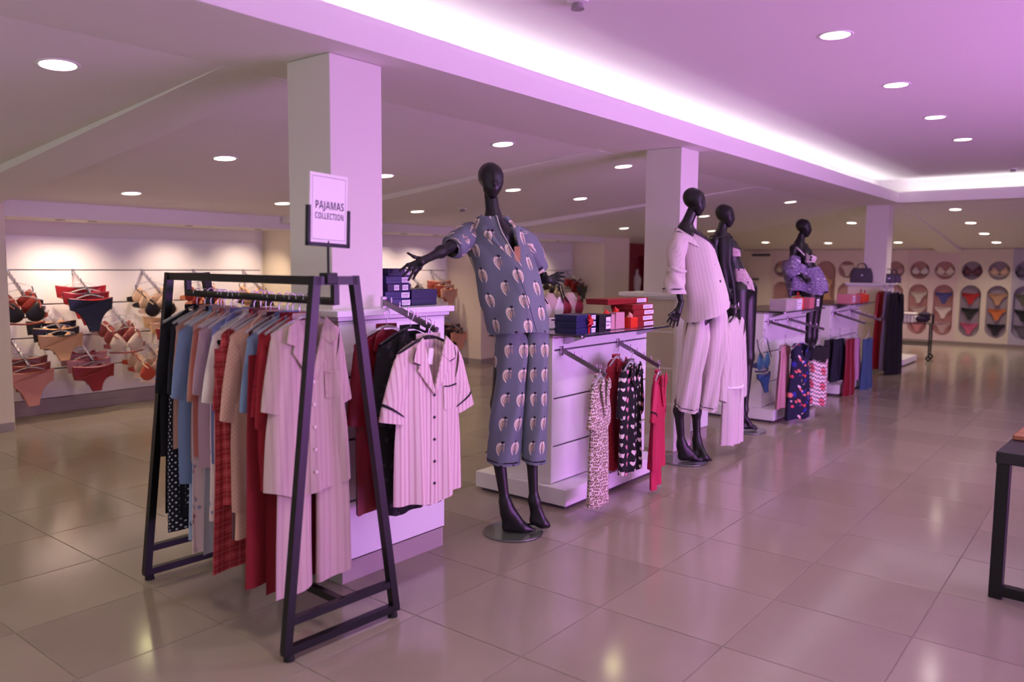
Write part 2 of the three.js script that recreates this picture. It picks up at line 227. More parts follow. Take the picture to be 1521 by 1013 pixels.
function panty(w, h, mat, o = {}) { const s = new THREE.Shape(); s.moveTo(-w / 2, 0); s.quadraticCurveTo(0, -h * 0.12, w / 2, 0); s.lineTo(w * 0.47, -h * (o.side ?? 0.22)); s.quadraticCurveTo(w * 0.2, -h * 0.42, w * 0.1, -h); s.lineTo(-w * 0.1, -h); s.quadraticCurveTo(-w * 0.2, -h * 0.42, -w * 0.47, -h * (o.side ?? 0.22)); s.closePath();
  const g = extrude(s, o.t ?? 0.012, 0.004, 10), p = g.attributes.position; for (let i = 0; i < p.count; i++) { const x = p.getX(i) / w, y = p.getY(i) / h; p.setZ(i, p.getZ(i) + 0.035 * (1 - 4 * x * x) * (1 + 0.4 * Math.sin(y * 3))); } g.computeVertexNormals(); return g; }
function addPanty(parent, w, h, mat, trim, o = {}) { const m = part('brief', panty(w, h, mat, o), mat, parent); if (trim) part('waistband', tube([[-w / 2, 0, 0.008], [-w / 4, -h * 0.045, 0.034], [0, -h * 0.06, 0.044], [w / 4, -h * 0.045, 0.034], [w / 2, 0, 0.008]], 0.006, 14, 6), trim, parent); return m; }
function addBra(parent, w, mat, strap, o = {}) {         // origin at the strap tops
  const drop = o.drop ?? 0.14, r = w * 0.25, zc = o.depth ?? 0.2;
  for (const k of [-1, 1]) {
    const cup = new THREE.SphereGeometry(r, 16, 10, 0, Math.PI * 2, 0, Math.PI / 2).rotateX(Math.PI / 2).scale(1, 0.86, zc * 1.3).translate(k * r * 1.02, -drop - r * 0.6, 0);
    { const p = cup.attributes.position, cy = -drop - r * 0.6, cx = k * r * 1.02; for (let i = 0; i < p.count; i++) { const t = clamp((p.getY(i) - cy) / r, 0, 1); p.setX(i, cx + k * 0.25 * r * t + (p.getX(i) - cx) * (1 - 0.72 * t)); if (t > 0) p.setY(i, cy + (p.getY(i) - cy) * 1.35); } cup.computeVertexNormals(); }
    part('cup', cup, mat, parent);
    part('strap', tube([[k * r * 1.5, 0, -0.02], [k * r * 1.55, -drop * 0.5, 0], [k * r * 1.25, -drop - r * 0.05, r * 0.45]], 0.005, 10, 5), strap ?? mat, parent);
    part('wing', grid(6, 2, (u, v) => [k * lerp(r * 1.85, w * 0.62, u), -drop - r * 0.8 + (v - 0.5) * lerp(r * 0.7, r * 0.4, u), -0.03 * u], false), strap ?? mat, parent);
  }
  part('underband', tube([[-w * 0.5, -drop - r * 1.5, -0.01], [0, -drop - r * 1.62, r * 0.3], [w * 0.5, -drop - r * 1.5, -0.01]], 0.007, 14, 6), strap ?? mat, parent);
}
// ================================================================ the room
const XL = -7.6, XP = -7.0, XR = 3.2, ZB = -16.2, ZF = 2.5;          // left slat wall, pilaster faces, right wall, end wall, wall behind the camera
const KL = 0.0935, KE = 0.1, XB = -3.15, ZT = -11.5, YB = 2.2;        // slopes of the ceiling, edges of the flat beam and its height
const yLeft = x => YB + KL * (x - XB), yEnd = z => YB + KE * (z - ZT);

// ---------------------------------------------------------------- floor: square tiles with recessed joints
{
  const fl = struct('floor', 'beige polished porcelain tile floor of the shop');
  const T = 0.515, J = 0.0035, X0 = -1.075, Z0 = -2.6;
  const spots = noiseTex(512, 21, 232, 255, 5, 6), gloss = noiseTex(256, 33, 62, 84, 4, 6); spots.colorSpace = THREE.SRGBColorSpace; spots.repeat.set(0.45, 0.45); gloss.repeat.set(0.8, 0.8);
  const mats = [0x9f9384, 0x9c9082, 0xa29687, 0x998d7e].map(c => new THREE.MeshStandardMaterial({ color: c, map: spots, roughness: 0.47, roughnessMap: gloss, metalness: 0 }));
  part('joint_bed', box(-7.9, XR + 0.2, -0.12, -0.003, ZB - 0.2, ZF + 0.2), std(0x968b82, 0.9), fl);
  const shapes = [0, 1, 2, 3].map(i => { const g = new RoundedBoxGeometry(T - J, 0.02, T - J, 1, 0.0015); const uv = g.attributes.uv, p = g.attributes.position; for (let k = 0; k < uv.count; k++) uv.setXY(k, p.getX(k) + i * 0.77, p.getZ(k) + i * 1.31); return g; });
  const cells = [];
  for (let i = Math.ceil((-7.7 - X0) / T); X0 + i * T < XR + 0.1; i++) for (let j = Math.floor((ZF - Z0) / T); Z0 + j * T > ZB - 0.1 - T; j--) {
    const cx = X0 + (i + 0.5) * T, cz = Z0 + (j - 0.5) * T, p = V3(cx, 0, cz).sub(EYEP), q = p.clone().applyQuaternion(camQ.clone().invert());
    const sx = W / 2 + FOCAL * q.x / -q.z, sy = H / 2 - FOCAL * q.y / -q.z, inView = q.z < -0.6 && sx > -260 && sx < W + 260 && sy < H + 330;
    cells.push({ cx, cz, d: inView ? p.length() : 100 + p.length() });
  }
  cells.sort((a, b) => a.d - b.d); const r = rng(3), rest = [];
  cells.forEach((c, i) => { const k = Math.floor(r() * 4), m = Math.floor(r() * 4), dy = -0.01 - r() * 0.0004;
    if (i < 300) { const t = part('floor_tile', shapes[k], mats[m], fl); t.position.set(c.cx, dy, c.cz); }
    else rest.push(shapes[k].clone().translate(c.cx, dy, c.cz)); });
  const far = part('far_floor_tiles', rest, mats[0], fl); far.userData.kind = 'stuff';
}

// ---------------------------------------------------------------- left wall: bays of slat boards between pilasters, soffit above
const bays = [[-2.44, -5.15], [-5.75, -8.13], [-8.75, -11.3]];
{
  const w = struct('wall_left', 'left wall with bays of white slat boards between cream pilasters');
  part('wall_plaster', box(XL - 0.2, XL - 0.03, 0, 2.6, ZB - 0.2, ZF + 0.2), M.plaster, w);
  for (const [a, b] of [[ZF + 0.2, -2.44], [-5.2, -5.75], [-8.2, -8.75], [-11.36, -12.2]]) part('pilaster', rbox(XL - 0.05, XP, 0, 2.0, a, b, 0.006), M.cream, w);
  for (const [a, b] of [[ZF + 0.2, -2.43], [-5.19, -5.76], [-8.19, -8.76], [-11.35, -12.21]]) part('skirting', box(XL - 0.02, XP + 0.012, 0, 0.07, a, b), M.skirting, w);
  part('soffit', [box(XL - 0.05, XP - 0.005, 1.71, 2.0, -2.4, -5.21), box(XL - 0.05, XP - 0.005, 1.74, 2.0, -5.74, -8.21), box(XL - 0.05, XP - 0.005, 1.75, 2.0, -8.74, -11.37)], M.plaster, w);
  const hs = [0.13, 0.394, 0.683, 0.977, 1.282, 1.586];
  for (const [a, b] of bays) {
    part('slat_track', box(XL - 0.03, XL - 0.014, 0.1, 1.4, a, b), M.groove, w);
    for (let i = 0; i < 5; i++) { const y0 = hs[i] + 0.006, y1 = hs[i + 1] - 0.006; let g;
      if (i < 4) g = rbox(XL - 0.02, XL, y0, y1, a, b, 0.003);
      else { const L = Math.abs(a - b), s = new THREE.Shape(), R = 0.14; s.moveTo(0, y0); s.lineTo(L, y0); s.lineTo(L, y1 - R); s.quadraticCurveTo(L, y1, L - R, y1); s.lineTo(R, y1); s.quadraticCurveTo(0, y1, 0, y1 - R); s.closePath(); g = extrude(s, 0.016, 0.002).rotateY(Math.PI / 2).translate(XL - 0.019, 0, a); }
      part('slat_board', g, M.lacquer, w); }
    part('plinth', [box(XL - 0.03, XL + 0.03, 0, 0.065, a, b), box(XL - 0.03, XL + 0.012, 0.065, 0.13, a, b)], M.skirting, w);
  }
  // burgundy niche panel beyond the last pilaster
  const s = poly([[0, 0], [3.95, 0], [3.95, 1.79], [0, 1.79]]);
  const hole = (x, y, rx, ry) => { const p = new THREE.Path(); p.absellipse(x, y, rx, ry, 0, Math.PI * 2, true); s.holes.push(p); };
  for (const [x, y, rx, ry] of [[1.28, 1.1, 0.26, 0.48], [1.95, 1.35, 0.2, 0.28], [1.95, 0.72, 0.2, 0.26], [2.7, 1.1, 0.26, 0.48]]) hole(x, y, rx, ry);
  const red = std(0x7c1029, 0.55);
  part('burgundy_panel', extrude(s, 0.14, 0, 20).rotateY(Math.PI / 2).translate(XL - 0.02, 0, -12.21), red, w, 'burgundy panel with oval niches');
  part('niche_back', box(XL - 0.03, XL - 0.015, 0, 1.8, -12.2, ZB), red, w);
}
// ---------------------------------------------------------------- end wall: pale panels with round and long niches
const nicheX = [-1.07, -1.486, -1.888, -2.304, -2.737, -3.153, -3.575, -4.0, -4.44, -4.85, -5.29, -5.72];
{
  const w = struct('wall_back', 'end wall of pale panels with round and pill shaped display niches');
  part('wall_plaster', box(-8, XR + 0.2, 0, 2.7, ZB - 0.4, ZB - 0.22), M.plaster, w);
  const pale = [std(0xe3d0c6, 0.6), std(0xdcc6c0, 0.6), std(0xdcd2bd, 0.6), std(0xb8b2bd, 0.6)];
  const backs = [std(0x9c95a4, 0.7), std(0x9a8e96, 0.7), std(0xb88f8a, 0.7), std(0xbc8a84, 0.7)];
  const edges = [XR + 0.2, -1.69]; for (let i = 2; i < nicheX.length; i++) edges.push((nicheX[i] + (nicheX[i + 1] ?? nicheX[i] - 0.43)) / 2);
  const R = 0.165;
  for (let i = 0; i < nicheX.length; i++) {
    if (i === 0) continue;
    const x1 = i === 1 ? -1.69 + 0.0 : edges[i - 1], x0 = i === 1 ? -1.69 : edges[i]; const L = i === 1 ? -1.69 : x0, Rr = i === 1 ? 0.9 : x1;
    const s = poly([[L, 0], [Rr, 0], [Rr, 1.72], [L, 1.72]]);
    const xs = i === 1 ? [nicheX[1], nicheX[0], -0.65, -0.23, 0.2, 0.62] : [nicheX[i]];
    for (const x of xs) {
      if (i === 9) { const p = new THREE.Path(); p.moveTo(x - 0.2, 0.55); p.lineTo(x + 0.2, 0.55); p.lineTo(x + 0.2, 1.3); p.absarc(x, 1.3, 0.2, 0, Math.PI, false); p.lineTo(x - 0.2, 0.55); s.holes.push(p); continue; }
      const c = new THREE.Path(); c.absarc(x, 1.335, R, 0, Math.PI * 2, true); s.holes.push(c);
      const p = new THREE.Path(); p.moveTo(x + R, 0.31); p.lineTo(x + R, 0.91); p.absarc(x, 0.91, R, 0, Math.PI, false); p.lineTo(x - R, 0.31); p.absarc(x, 0.31, R, Math.PI, Math.PI * 2, false); s.holes.push(p);
    }
    const pm = i === 1 ? pale[3] : i < 4 ? pale[2] : i < 6 ? pale[1] : pale[0];
    part('niche_panel', extrude(s, 0.09, 0, 24).translate(0, 0, ZB - 0.09), pm, w);
    part('niche_back', box(L + 0.002, Rr - 0.002, 0.02, 1.7, ZB - 0.2, ZB - 0.092), i === 1 ? backs[0] : i < 4 ? backs[1] : i < 6 ? backs[3] : backs[2], w);
  }
  part('wall_panel', box(0.9, XR + 0.2, 0, 1.72, ZB - 0.16, ZB), pale[3], w);
  part('wall_panel', box(-8, edges[nicheX.length - 1] ?? -5.94, 0, 1.72, ZB - 0.16, ZB - 0.02), M.cream, w);
  part('skirting', box(-7.6, XR, 0, 0.05, ZB, ZB + 0.012), std(0x8f8278, 0.5), w);
}
{ const w = struct('wall_right', 'plain right wall of the shop'); part('wall_plaster', box(XR, XR + 0.2, 0, 2.7, ZB - 0.2, ZF + 0.2), M.plaster, w); }
{ const w = struct('wall_front', 'plain wall at the entrance end of the shop'); part('wall_plaster', [box(-7.9, -6.4, 0, 2.7, ZF, ZF + 0.2), box(1.4, XR + 0.2, 0, 2.7, ZF, ZF + 0.2), box(-6.4, 1.4, 2.05, 2.7, ZF, ZF + 0.2), box(-6.4, 1.4, 0, 0.35, ZF, ZF + 0.2)], M.plaster, w); }
for (let i = 0; i < 4; i++) { // shop windows behind the camera
  const x0 = -6.4 + i * 1.95, x1 = x0 + 1.95, w = struct('window_' + (i + 1), 'large shop window in the entrance wall'); w.userData.category = 'window';
  part('window_frame', [box(x0, x1, 0.35, 0.4, ZF + 0.06, ZF + 0.13), box(x0, x1, 1.99, 2.05, ZF + 0.06, ZF + 0.13), box(x0, x0 + 0.05, 0.4, 1.99, ZF + 0.06, ZF + 0.13), box(x1 - 0.05, x1, 0.4, 1.99, ZF + 0.06, ZF + 0.13)], M.black, w);
  part('pane', box(x0 + 0.05, x1 - 0.05, 0.4, 1.99, ZF + 0.09, ZF + 0.098), M.pane, w);
  const l = new THREE.RectAreaLight(DAY, DAYLIGHT, 1.85, 1.59); l.position.set((x0 + x1) / 2, 1.195, ZF + 0.05); w.add(l);
}
{ // wardrobe-like white service door in the end wall
  const d = struct('door_1', 'pale door with dark closer and handle in the end wall'); d.userData.category = 'door';
  part('door_leaf', rbox(-6.42, -5.98, 0.01, 1.69, ZB - 0.02, ZB + 0.02, 0.006), M.cream, d);
  part('door_closer', rbox(-6.34, -5.96, 1.6, 1.64, ZB + 0.02, ZB + 0.06, 0.006), M.black, d);
  part('handle', rbox(-6.38, -6.18, 1.1, 1.13, ZB + 0.02, ZB + 0.06, 0.006), M.black, d);
}

// ---------------------------------------------------------------- ceiling: flat beam, sloping panels, cross beams, raised tray with cove
const TX1 = 1.6, TZ0 = 2.0, TZ1 = -11.1, TX0 = -2.45, YT = 2.5;
{
  const c = struct('ceiling', 'off white ceiling with sloping bays, dropped beams and a raised tray with cove lighting');
  part('long_beam', box(XB, TX0 - 0.03, YB, YB + 0.03, ZF + 0.1, ZT), M.ceiling, c);
  part('end_beam', [box(TX0 - 0.03, XR + 0.1, YB, YB + 0.03, TZ1 - 0.03, ZT)], M.ceiling, c);
  part('right_beam', [box(TX1 + 0.03, XR + 0.1, YB, YB + 0.03, ZF + 0.1, TZ1 - 0.03)], M.ceiling, c);
  part('front_beam', [box(TX0 - 0.03, TX1 + 0.03, YB, YB + 0.03, TZ0 + 0.03, ZF + 0.1)], M.ceiling, c);
  const xl = -7.75, zl = -16.6, zh = z => z; const hipZ = x => ZT + (yLeft(x) - YB) / KE;
  part('sloped_panel', prism([[XB, YB, ZF + 0.1], [XB, YB, ZT], [xl, yLeft(xl), hipZ(xl)], [xl, yLeft(xl), ZF + 0.1]], 0.03), M.ceiling, c);
  part('sloped_panel', prism([[XB, YB, ZT], [XR + 0.1, YB, ZT], [XR + 0.1, yEnd(zl), zl], [xl, yEnd(zl), zl], [xl, yLeft(xl), hipZ(xl)]], 0.03), M.ceiling, c);
  for (const z of [1.2, -1.97, -5.0, -8.15]) { const z1 = z - 0.36, d = 0.075; part('cross_beam', prism([[XB, YB - 0.002, z], [XB, YB - 0.002, z1], [XP + 0.01, yLeft(XP) - d, z1], [XP + 0.01, yLeft(XP) - d, z]], 0.1), M.ceiling, c); }
  for (const x of [-2.85]) part('cross_beam', prism([[x, YB - 0.002, ZT], [x + 0.36, YB - 0.002, ZT], [x + 0.36, yEnd(ZB) - 0.075, ZB], [x, yEnd(ZB) - 0.075, ZB]], 0.1), M.ceiling, c);
  part('tray_panel', box(TX0 - 0.4, TX1 + 0.4, YT, YT + 0.05, TZ0 + 0.4, TZ1 - 0.4), std(0xf0ecec, 0.9, { bumpMap: plasterBump, bumpScale: 0.0008 }), c);
  const ring = (o, y0, y1, t) => [box(TX0 - o, TX0 - o - t, y0, y1, TZ0 + o + t, TZ1 - o - t), box(TX1 + o, TX1 + o + t, y0, y1, TZ0 + o + t, TZ1 - o - t), box(TX0 - o, TX1 + o, y0, y1, TZ1 - o, TZ1 - o - t), box(TX0 - o, TX1 + o, y0, y1, TZ0 + o, TZ0 + o + t)];
  part('fascia', ring(0, YB, YB + 0.105, 0.03), M.ceiling, c);
  part('cove_lip', ring(0.012, YB + 0.1, YB + 0.135, 0.02), M.ceiling, c);
  part('cove_back', ring(0.3, YB + 0.02, YT + 0.02, 0.04), M.ceiling, c);
  part('cove_ledge', ring(0.02, YB + 0.03, YB + 0.05, 0.29), M.ceiling, c);
  part('roof_slab', box(-8.1, XR + 0.3, 2.62, 2.75, ZF + 0.3, ZB - 0.5), M.plaster, c);
}
function coveStrip(x0, z0, x1, z1, k, color = COVE_COLOR, power = COVE) {
  const s = thing('led_strip', k, 'light strip', [0, 0, 0], 0, 'cove light strips'); const y = YB + 0.056, L = Math.hypot(x1 - x0, z1 - z0), alongZ = Math.abs(z1 - z0) > Math.abs(x1 - x0);
  part('diffuser', alongZ ? box(x0 - 0.012, x0 + 0.012, y, y + 0.01, z0, z1) : box(x0, x1, y, y + 0.01, z0 - 0.012, z0 + 0.012), new THREE.MeshStandardMaterial({ color: 0xffffff, emissive: color, emissiveIntensity: 1.5 }), s);
  part('channel', alongZ ? box(x0 - 0.02, x0 + 0.02, y - 0.006, y, z0, z1) : box(x0, x1, y - 0.006, y, z0 - 0.02, z0 + 0.02), M.satin, s);
  const l = new THREE.RectAreaLight(color, power, alongZ ? 0.03 : L, alongZ ? L : 0.03); l.position.set((x0 + x1) / 2, y + 0.013, (z0 + z1) / 2); l.rotation.x = Math.PI / 2; s.add(l);
}
coveStrip(TX0 - 0.17, TZ0, TX0 - 0.17, TZ1, 'long white cove light strip above the row of columns');
coveStrip(TX0, TZ1 - 0.17, TX1, TZ1 - 0.17, 'white cove light strip across the far end of the raised tray');
coveStrip(TX1 + 0.17, TZ0, TX1 + 0.17, TZ1, 'long purple cove light strip on the side of the video screen', COVE_PURPLE, COVE_P);

// ---------------------------------------------------------------- columns
for (const [x, z, l] of [[-2.6, -2.1, 'square white column rising behind the pajamas sign'], [-2.58, -5.2, 'square white column behind the mannequin in pale striped pajamas'], [-2.63, -11.4, 'square white column rising above the black handbags']]) {
  const c = thing('square_column', l, 'column', [x - 0.14, 0, z - 0.14]); part('shaft', rbox(-0.14, 0.14, 0, YB - 0.001, -0.14, 0.14, 0.004), M.plaster, c);
}

// ---------------------------------------------------------------- recessed downlights and wall washers
const GLOW = new THREE.MeshStandardMaterial({ color: 0xffffff, emissive: new THREE.Color().setRGB(1, 0.93, 0.78), emissiveIntensity: 3 });
function downlight(p, tilt, color, cd, label, group, r = 0.068) {
  const g = thing('ceiling_downlight', label, 'downlight', p, 0, group); g.rotation.set(tilt[0], 0, tilt[1]);
  part('trim_ring', new THREE.TorusGeometry(r + 0.008, 0.009, 8, 28).rotateX(Math.PI / 2).scale(1, 0.5, 1), M.white, g);
  part('lens', new THREE.CylinderGeometry(r, r, 0.006, 28).translate(0, -0.001, 0), GLOW, g);
  const l = new THREE.SpotLight(color, cd, 0, 72 * D, 0.9, 2); l.position.set(0, -0.02, 0); l.target.position.set(0, -1, 0); g.add(l, l.target); l.castShadow = true; l.shadow.radius = 3; l.shadow.mapSize.set(1024, 1024);
}
const nL = V3(-KL, 1, 0).normalize(), nE = V3(0, 1, -KE).normalize(), p0L = V3(XB, YB, 0), p0E = V3(0, YB, ZT);
for (const [x, y] of [[86, 96], [747, 214], [926, 247], [1174, 300], [334, 235], [571, 261], [762, 282], [862, 295], [1046, 321], [195, 287], [420, 302], [620, 314], [927, 339], [1057, 343]]) { const p = onPlane(x, y, nL, p0L); downlight(p, [0, Math.atan(KL)], DOWN_COLOR, DOWN, 'round warm downlight in the sloping ceiling between columns and slat wall', 'downlights over the slat wall side'); }
for (const [x, y] of [[1419, 311], [1442, 331], [1462, 347], [1480, 360], [1334, 360], [1265, 331], [1230, 361], [1137, 360]]) { const p = onPlane(x, y, nE, p0E); downlight(p, [-Math.atan(KE), 0], END_COLOR, DOWN_END, 'round warm downlight in the sloping ceiling before the niche wall', 'downlights before the niche wall'); }
for (const [x, y] of [[1241, 52], [1331, 126], [1389, 174], [1430, 207]]) { const p = onY(x, y, YT); downlight(p, [0, 0], TRAY_COLOR, DOWN_TRAY, 'round downlight in the raised purple lit tray ceiling', 'downlights in the raised tray'); }
for (const z of [-2.9, -1.6, -0.3, 1.0]) downlight(V3(-1.24, YT, z), [0, 0], TRAY_COLOR, DOWN_TRAY, 'round downlight in the raised purple lit tray ceiling', 'downlights in the raised tray');
for (const [x, z] of [[-3.5, -0.1], [-3.5, 0.9], [-4.75, -1.5], [-4.75, 0.4], [-6.2, -1.5], [-6.2, 0.4]]) downlight(V3(x, yLeft(x), z), [0, Math.atan(KL)], DOWN_COLOR, DOWN, 'round warm downlight in the sloping ceiling between columns and slat wall', 'downlights over the slat wall side');
for (const [x, y, yy] of [[20, 331, 1.71], [97, 331, 1.71], [245, 337, 1.71], [365, 341, 1.71], [600, 347, 1.74], [665, 349, 1.74], [812, 358, 1.75], [760, 353, 1.75]]) {
  const p = onY(x, y, yy), g = thing('wall_washer', 'small spotlight recessed in the soffit over the slat boards', 'spotlight', [-7.18, yy, p.z], 0, 'soffit spotlights');
  part('trim_ring', new THREE.TorusGeometry(0.034, 0.006, 8, 20).rotateX(Math.PI / 2), M.satin, g); part('lens', new THREE.CylinderGeometry(0.03, 0.03, 0.006, 16), GLOW, g);
  const l = new THREE.SpotLight(SPOT_COLOR, SPOT, 0, 60 * D, 1, 2); l.position.set(0, -0.015, 0); l.target.position.set(-0.3, -1, 0); g.add(l, l.target); l.castShadow = true; l.shadow.radius = 1.5;
}
for (const [x, y] of [[687, 309], [1212, 343], [1505, 250], [858, 1]]) { const tray = x > 1400 || y < 5, p = tray ? onY(x, y, YT) : onPlane(x, y, nL, p0L); const g = thing('smoke_detector', tray ? (y < 5 ? 'small detector in the tray ceiling above the mannequin row' : 'small detector in the tray ceiling near its far end') : (x < 800 ? 'small detector in the sloping ceiling beside the mannequin in grey pajamas' : 'small detector in the sloping ceiling near the robed mannequin'), 'detector', p);
  part('base', cyl(0.045, 0.05, 0.012, 0, -0.006, 0), M.white, g); part('sensor', cyl(0.022, 0.03, 0.025, 0, -0.024, 0), std(0x9a9094, 0.5), g); }

// ---------------------------------------------------------------- coloured video screen on the right wall (its light tints the aisle)
{
  const s = thing('video_screen', 'large video screen glowing violet and magenta on the right wall', 'screen', [XR - 0.05, 0, -4.6]);
  part('frame', [box(-0.03, 0.05, 0.28, 0.33, -2.05, 2.05), box(-0.03, 0.05, 2.07, 2.12, -2.05, 2.05), box(-0.03, 0.05, 0.28, 2.12, -2.05, -2.0), box(-0.03, 0.05, 0.28, 2.12, 2.0, 2.05)], M.black, s);
  for (const [y0, y1, col, k] of [[0.33, 1.0, SCREEN_LOW, 2.9], [1.0, 2.07, SCREEN_TOP, 0.35]]) {
    part('display_field', box(-0.01, 0.04, y0, y1, -2, 2), new THREE.MeshStandardMaterial({ color: 0x111111, emissive: col, emissiveIntensity: 0.6 }), s);
    const l = new THREE.RectAreaLight(col, SCREEN * k, 4, y1 - y0); l.position.set(-0.035, (y0 + y1) / 2, 0); l.rotation.y = Math.PI / 2; s.add(l);
  }
}
// ================================================================ clothes rack with its sign
const RX0 = -3.23, RX1 = -2.18, RT = 1.31, RA = -0.048, RZ0 = -1.772;       // the rack stands a little askew
const railZ = x => RZ0 + Math.tan(RA) * (RX1 - x);
{
  const g = thing('garment_rack', 'black steel A-frame garment rack full of pajama sets', 'rack', [RX1, 0, RZ0], RA), LX = RX0 - RX1;
  const frame = x => { const m = part('end_frame', [bar([x, 0.03, 0.222], [x, RT, 0.08], 0.03), bar([x, 0.03, -0.26], [x, RT, -0.08], 0.03), bar([x, RT - 0.015, 0.095], [x, RT - 0.015, -0.095], 0.03), bar([x, 0.035, 0.235], [x, 0.035, -0.275], 0.028), bar([x, 0.135, 0.21], [x, 0.135, -0.245], 0.026)], M.black, g);
    for (const z of [0.21, -0.25]) part('levelling_foot', cyl(0.016, 0.02, 0.024, x, 0.012, z, 14), M.rubber, m); };
  frame(LX); frame(0);
  part('top_bar', bar([LX, RT - 0.015, 0.078], [0, RT - 0.015, 0.078], 0.03), M.black, g);
  part('stretcher', bar([LX, 0.135, -0.015], [0, 0.135, -0.015], 0.026), M.black, g);
  part('hanging_rail', [new THREE.CylinderGeometry(0.014, 0.014, -LX, 16).rotateZ(Math.PI / 2).translate(LX / 2, 1.222, 0)], M.blackRail, g);
  for (const x of [LX, 0]) part('rail_bracket', bar([x, 1.21, 0], [x, RT - 0.02, 0], 0.022), M.black, g);
}
{
  const g = thing('pajamas_sign', 'white PAJAMAS COLLECTION sign in a black holder clamped on the rack', 'sign', [RX1, RT, -1.745], Math.PI / 2 + 0.05);
  part('clamp', [rbox(-0.024, 0.024, -0.028, 0.012, -0.022, 0.022, 0.004)], M.black, g);
  part('stem', cyl(0.0045, 0.0045, 0.12, 0, 0.06, 0, 10), M.black, g);
  const h = new THREE.Group(); h.name = 'sign_head'; h.position.set(0, 0.1, 0); h.rotation.z = -0.035; g.add(h);
  part('holder', [box(-0.094, -0.082, 0.0, 0.135, -0.007, 0.007), box(0.082, 0.094, 0.0, 0.13, -0.007, 0.007), box(-0.094, 0.094, 0, 0.013, -0.007, 0.007)], M.black, h);
  const face = canvasTex(512, 704, (x, w, hh) => { x.fillStyle = '#efe6ee'; x.fillRect(0, 0, w, hh); x.strokeStyle = '#2c2340'; x.lineWidth = 4; x.strokeRect(30, 30, w - 60, hh - 60); x.fillStyle = '#2a2140'; x.textAlign = 'center'; const put = (t, y, size, wide) => { x.font = '600 ' + size + 'px sans-serif'; const k = wide / x.measureText(t).width; x.save(); x.translate(w / 2 + 8, y); x.scale(k, 1.22); x.fillText(t, 0, 0); x.restore(); }; put('PAJAMAS', 360, 92, 400); put('COLLECTION', 462, 74, 400); });
  const paper = new THREE.MeshStandardMaterial({ map: face, roughness: 0.5 });
  part('card', [rbox(-0.084, 0.084, 0.012, 0.246, -0.0025, 0.002, 0.001)], M.paper, h);
  part('printed_face', new THREE.PlaneGeometry(0.166, 0.23).translate(0, 0.129, 0.0028), paper, h, 'white card reading PAJAMAS COLLECTION');
}
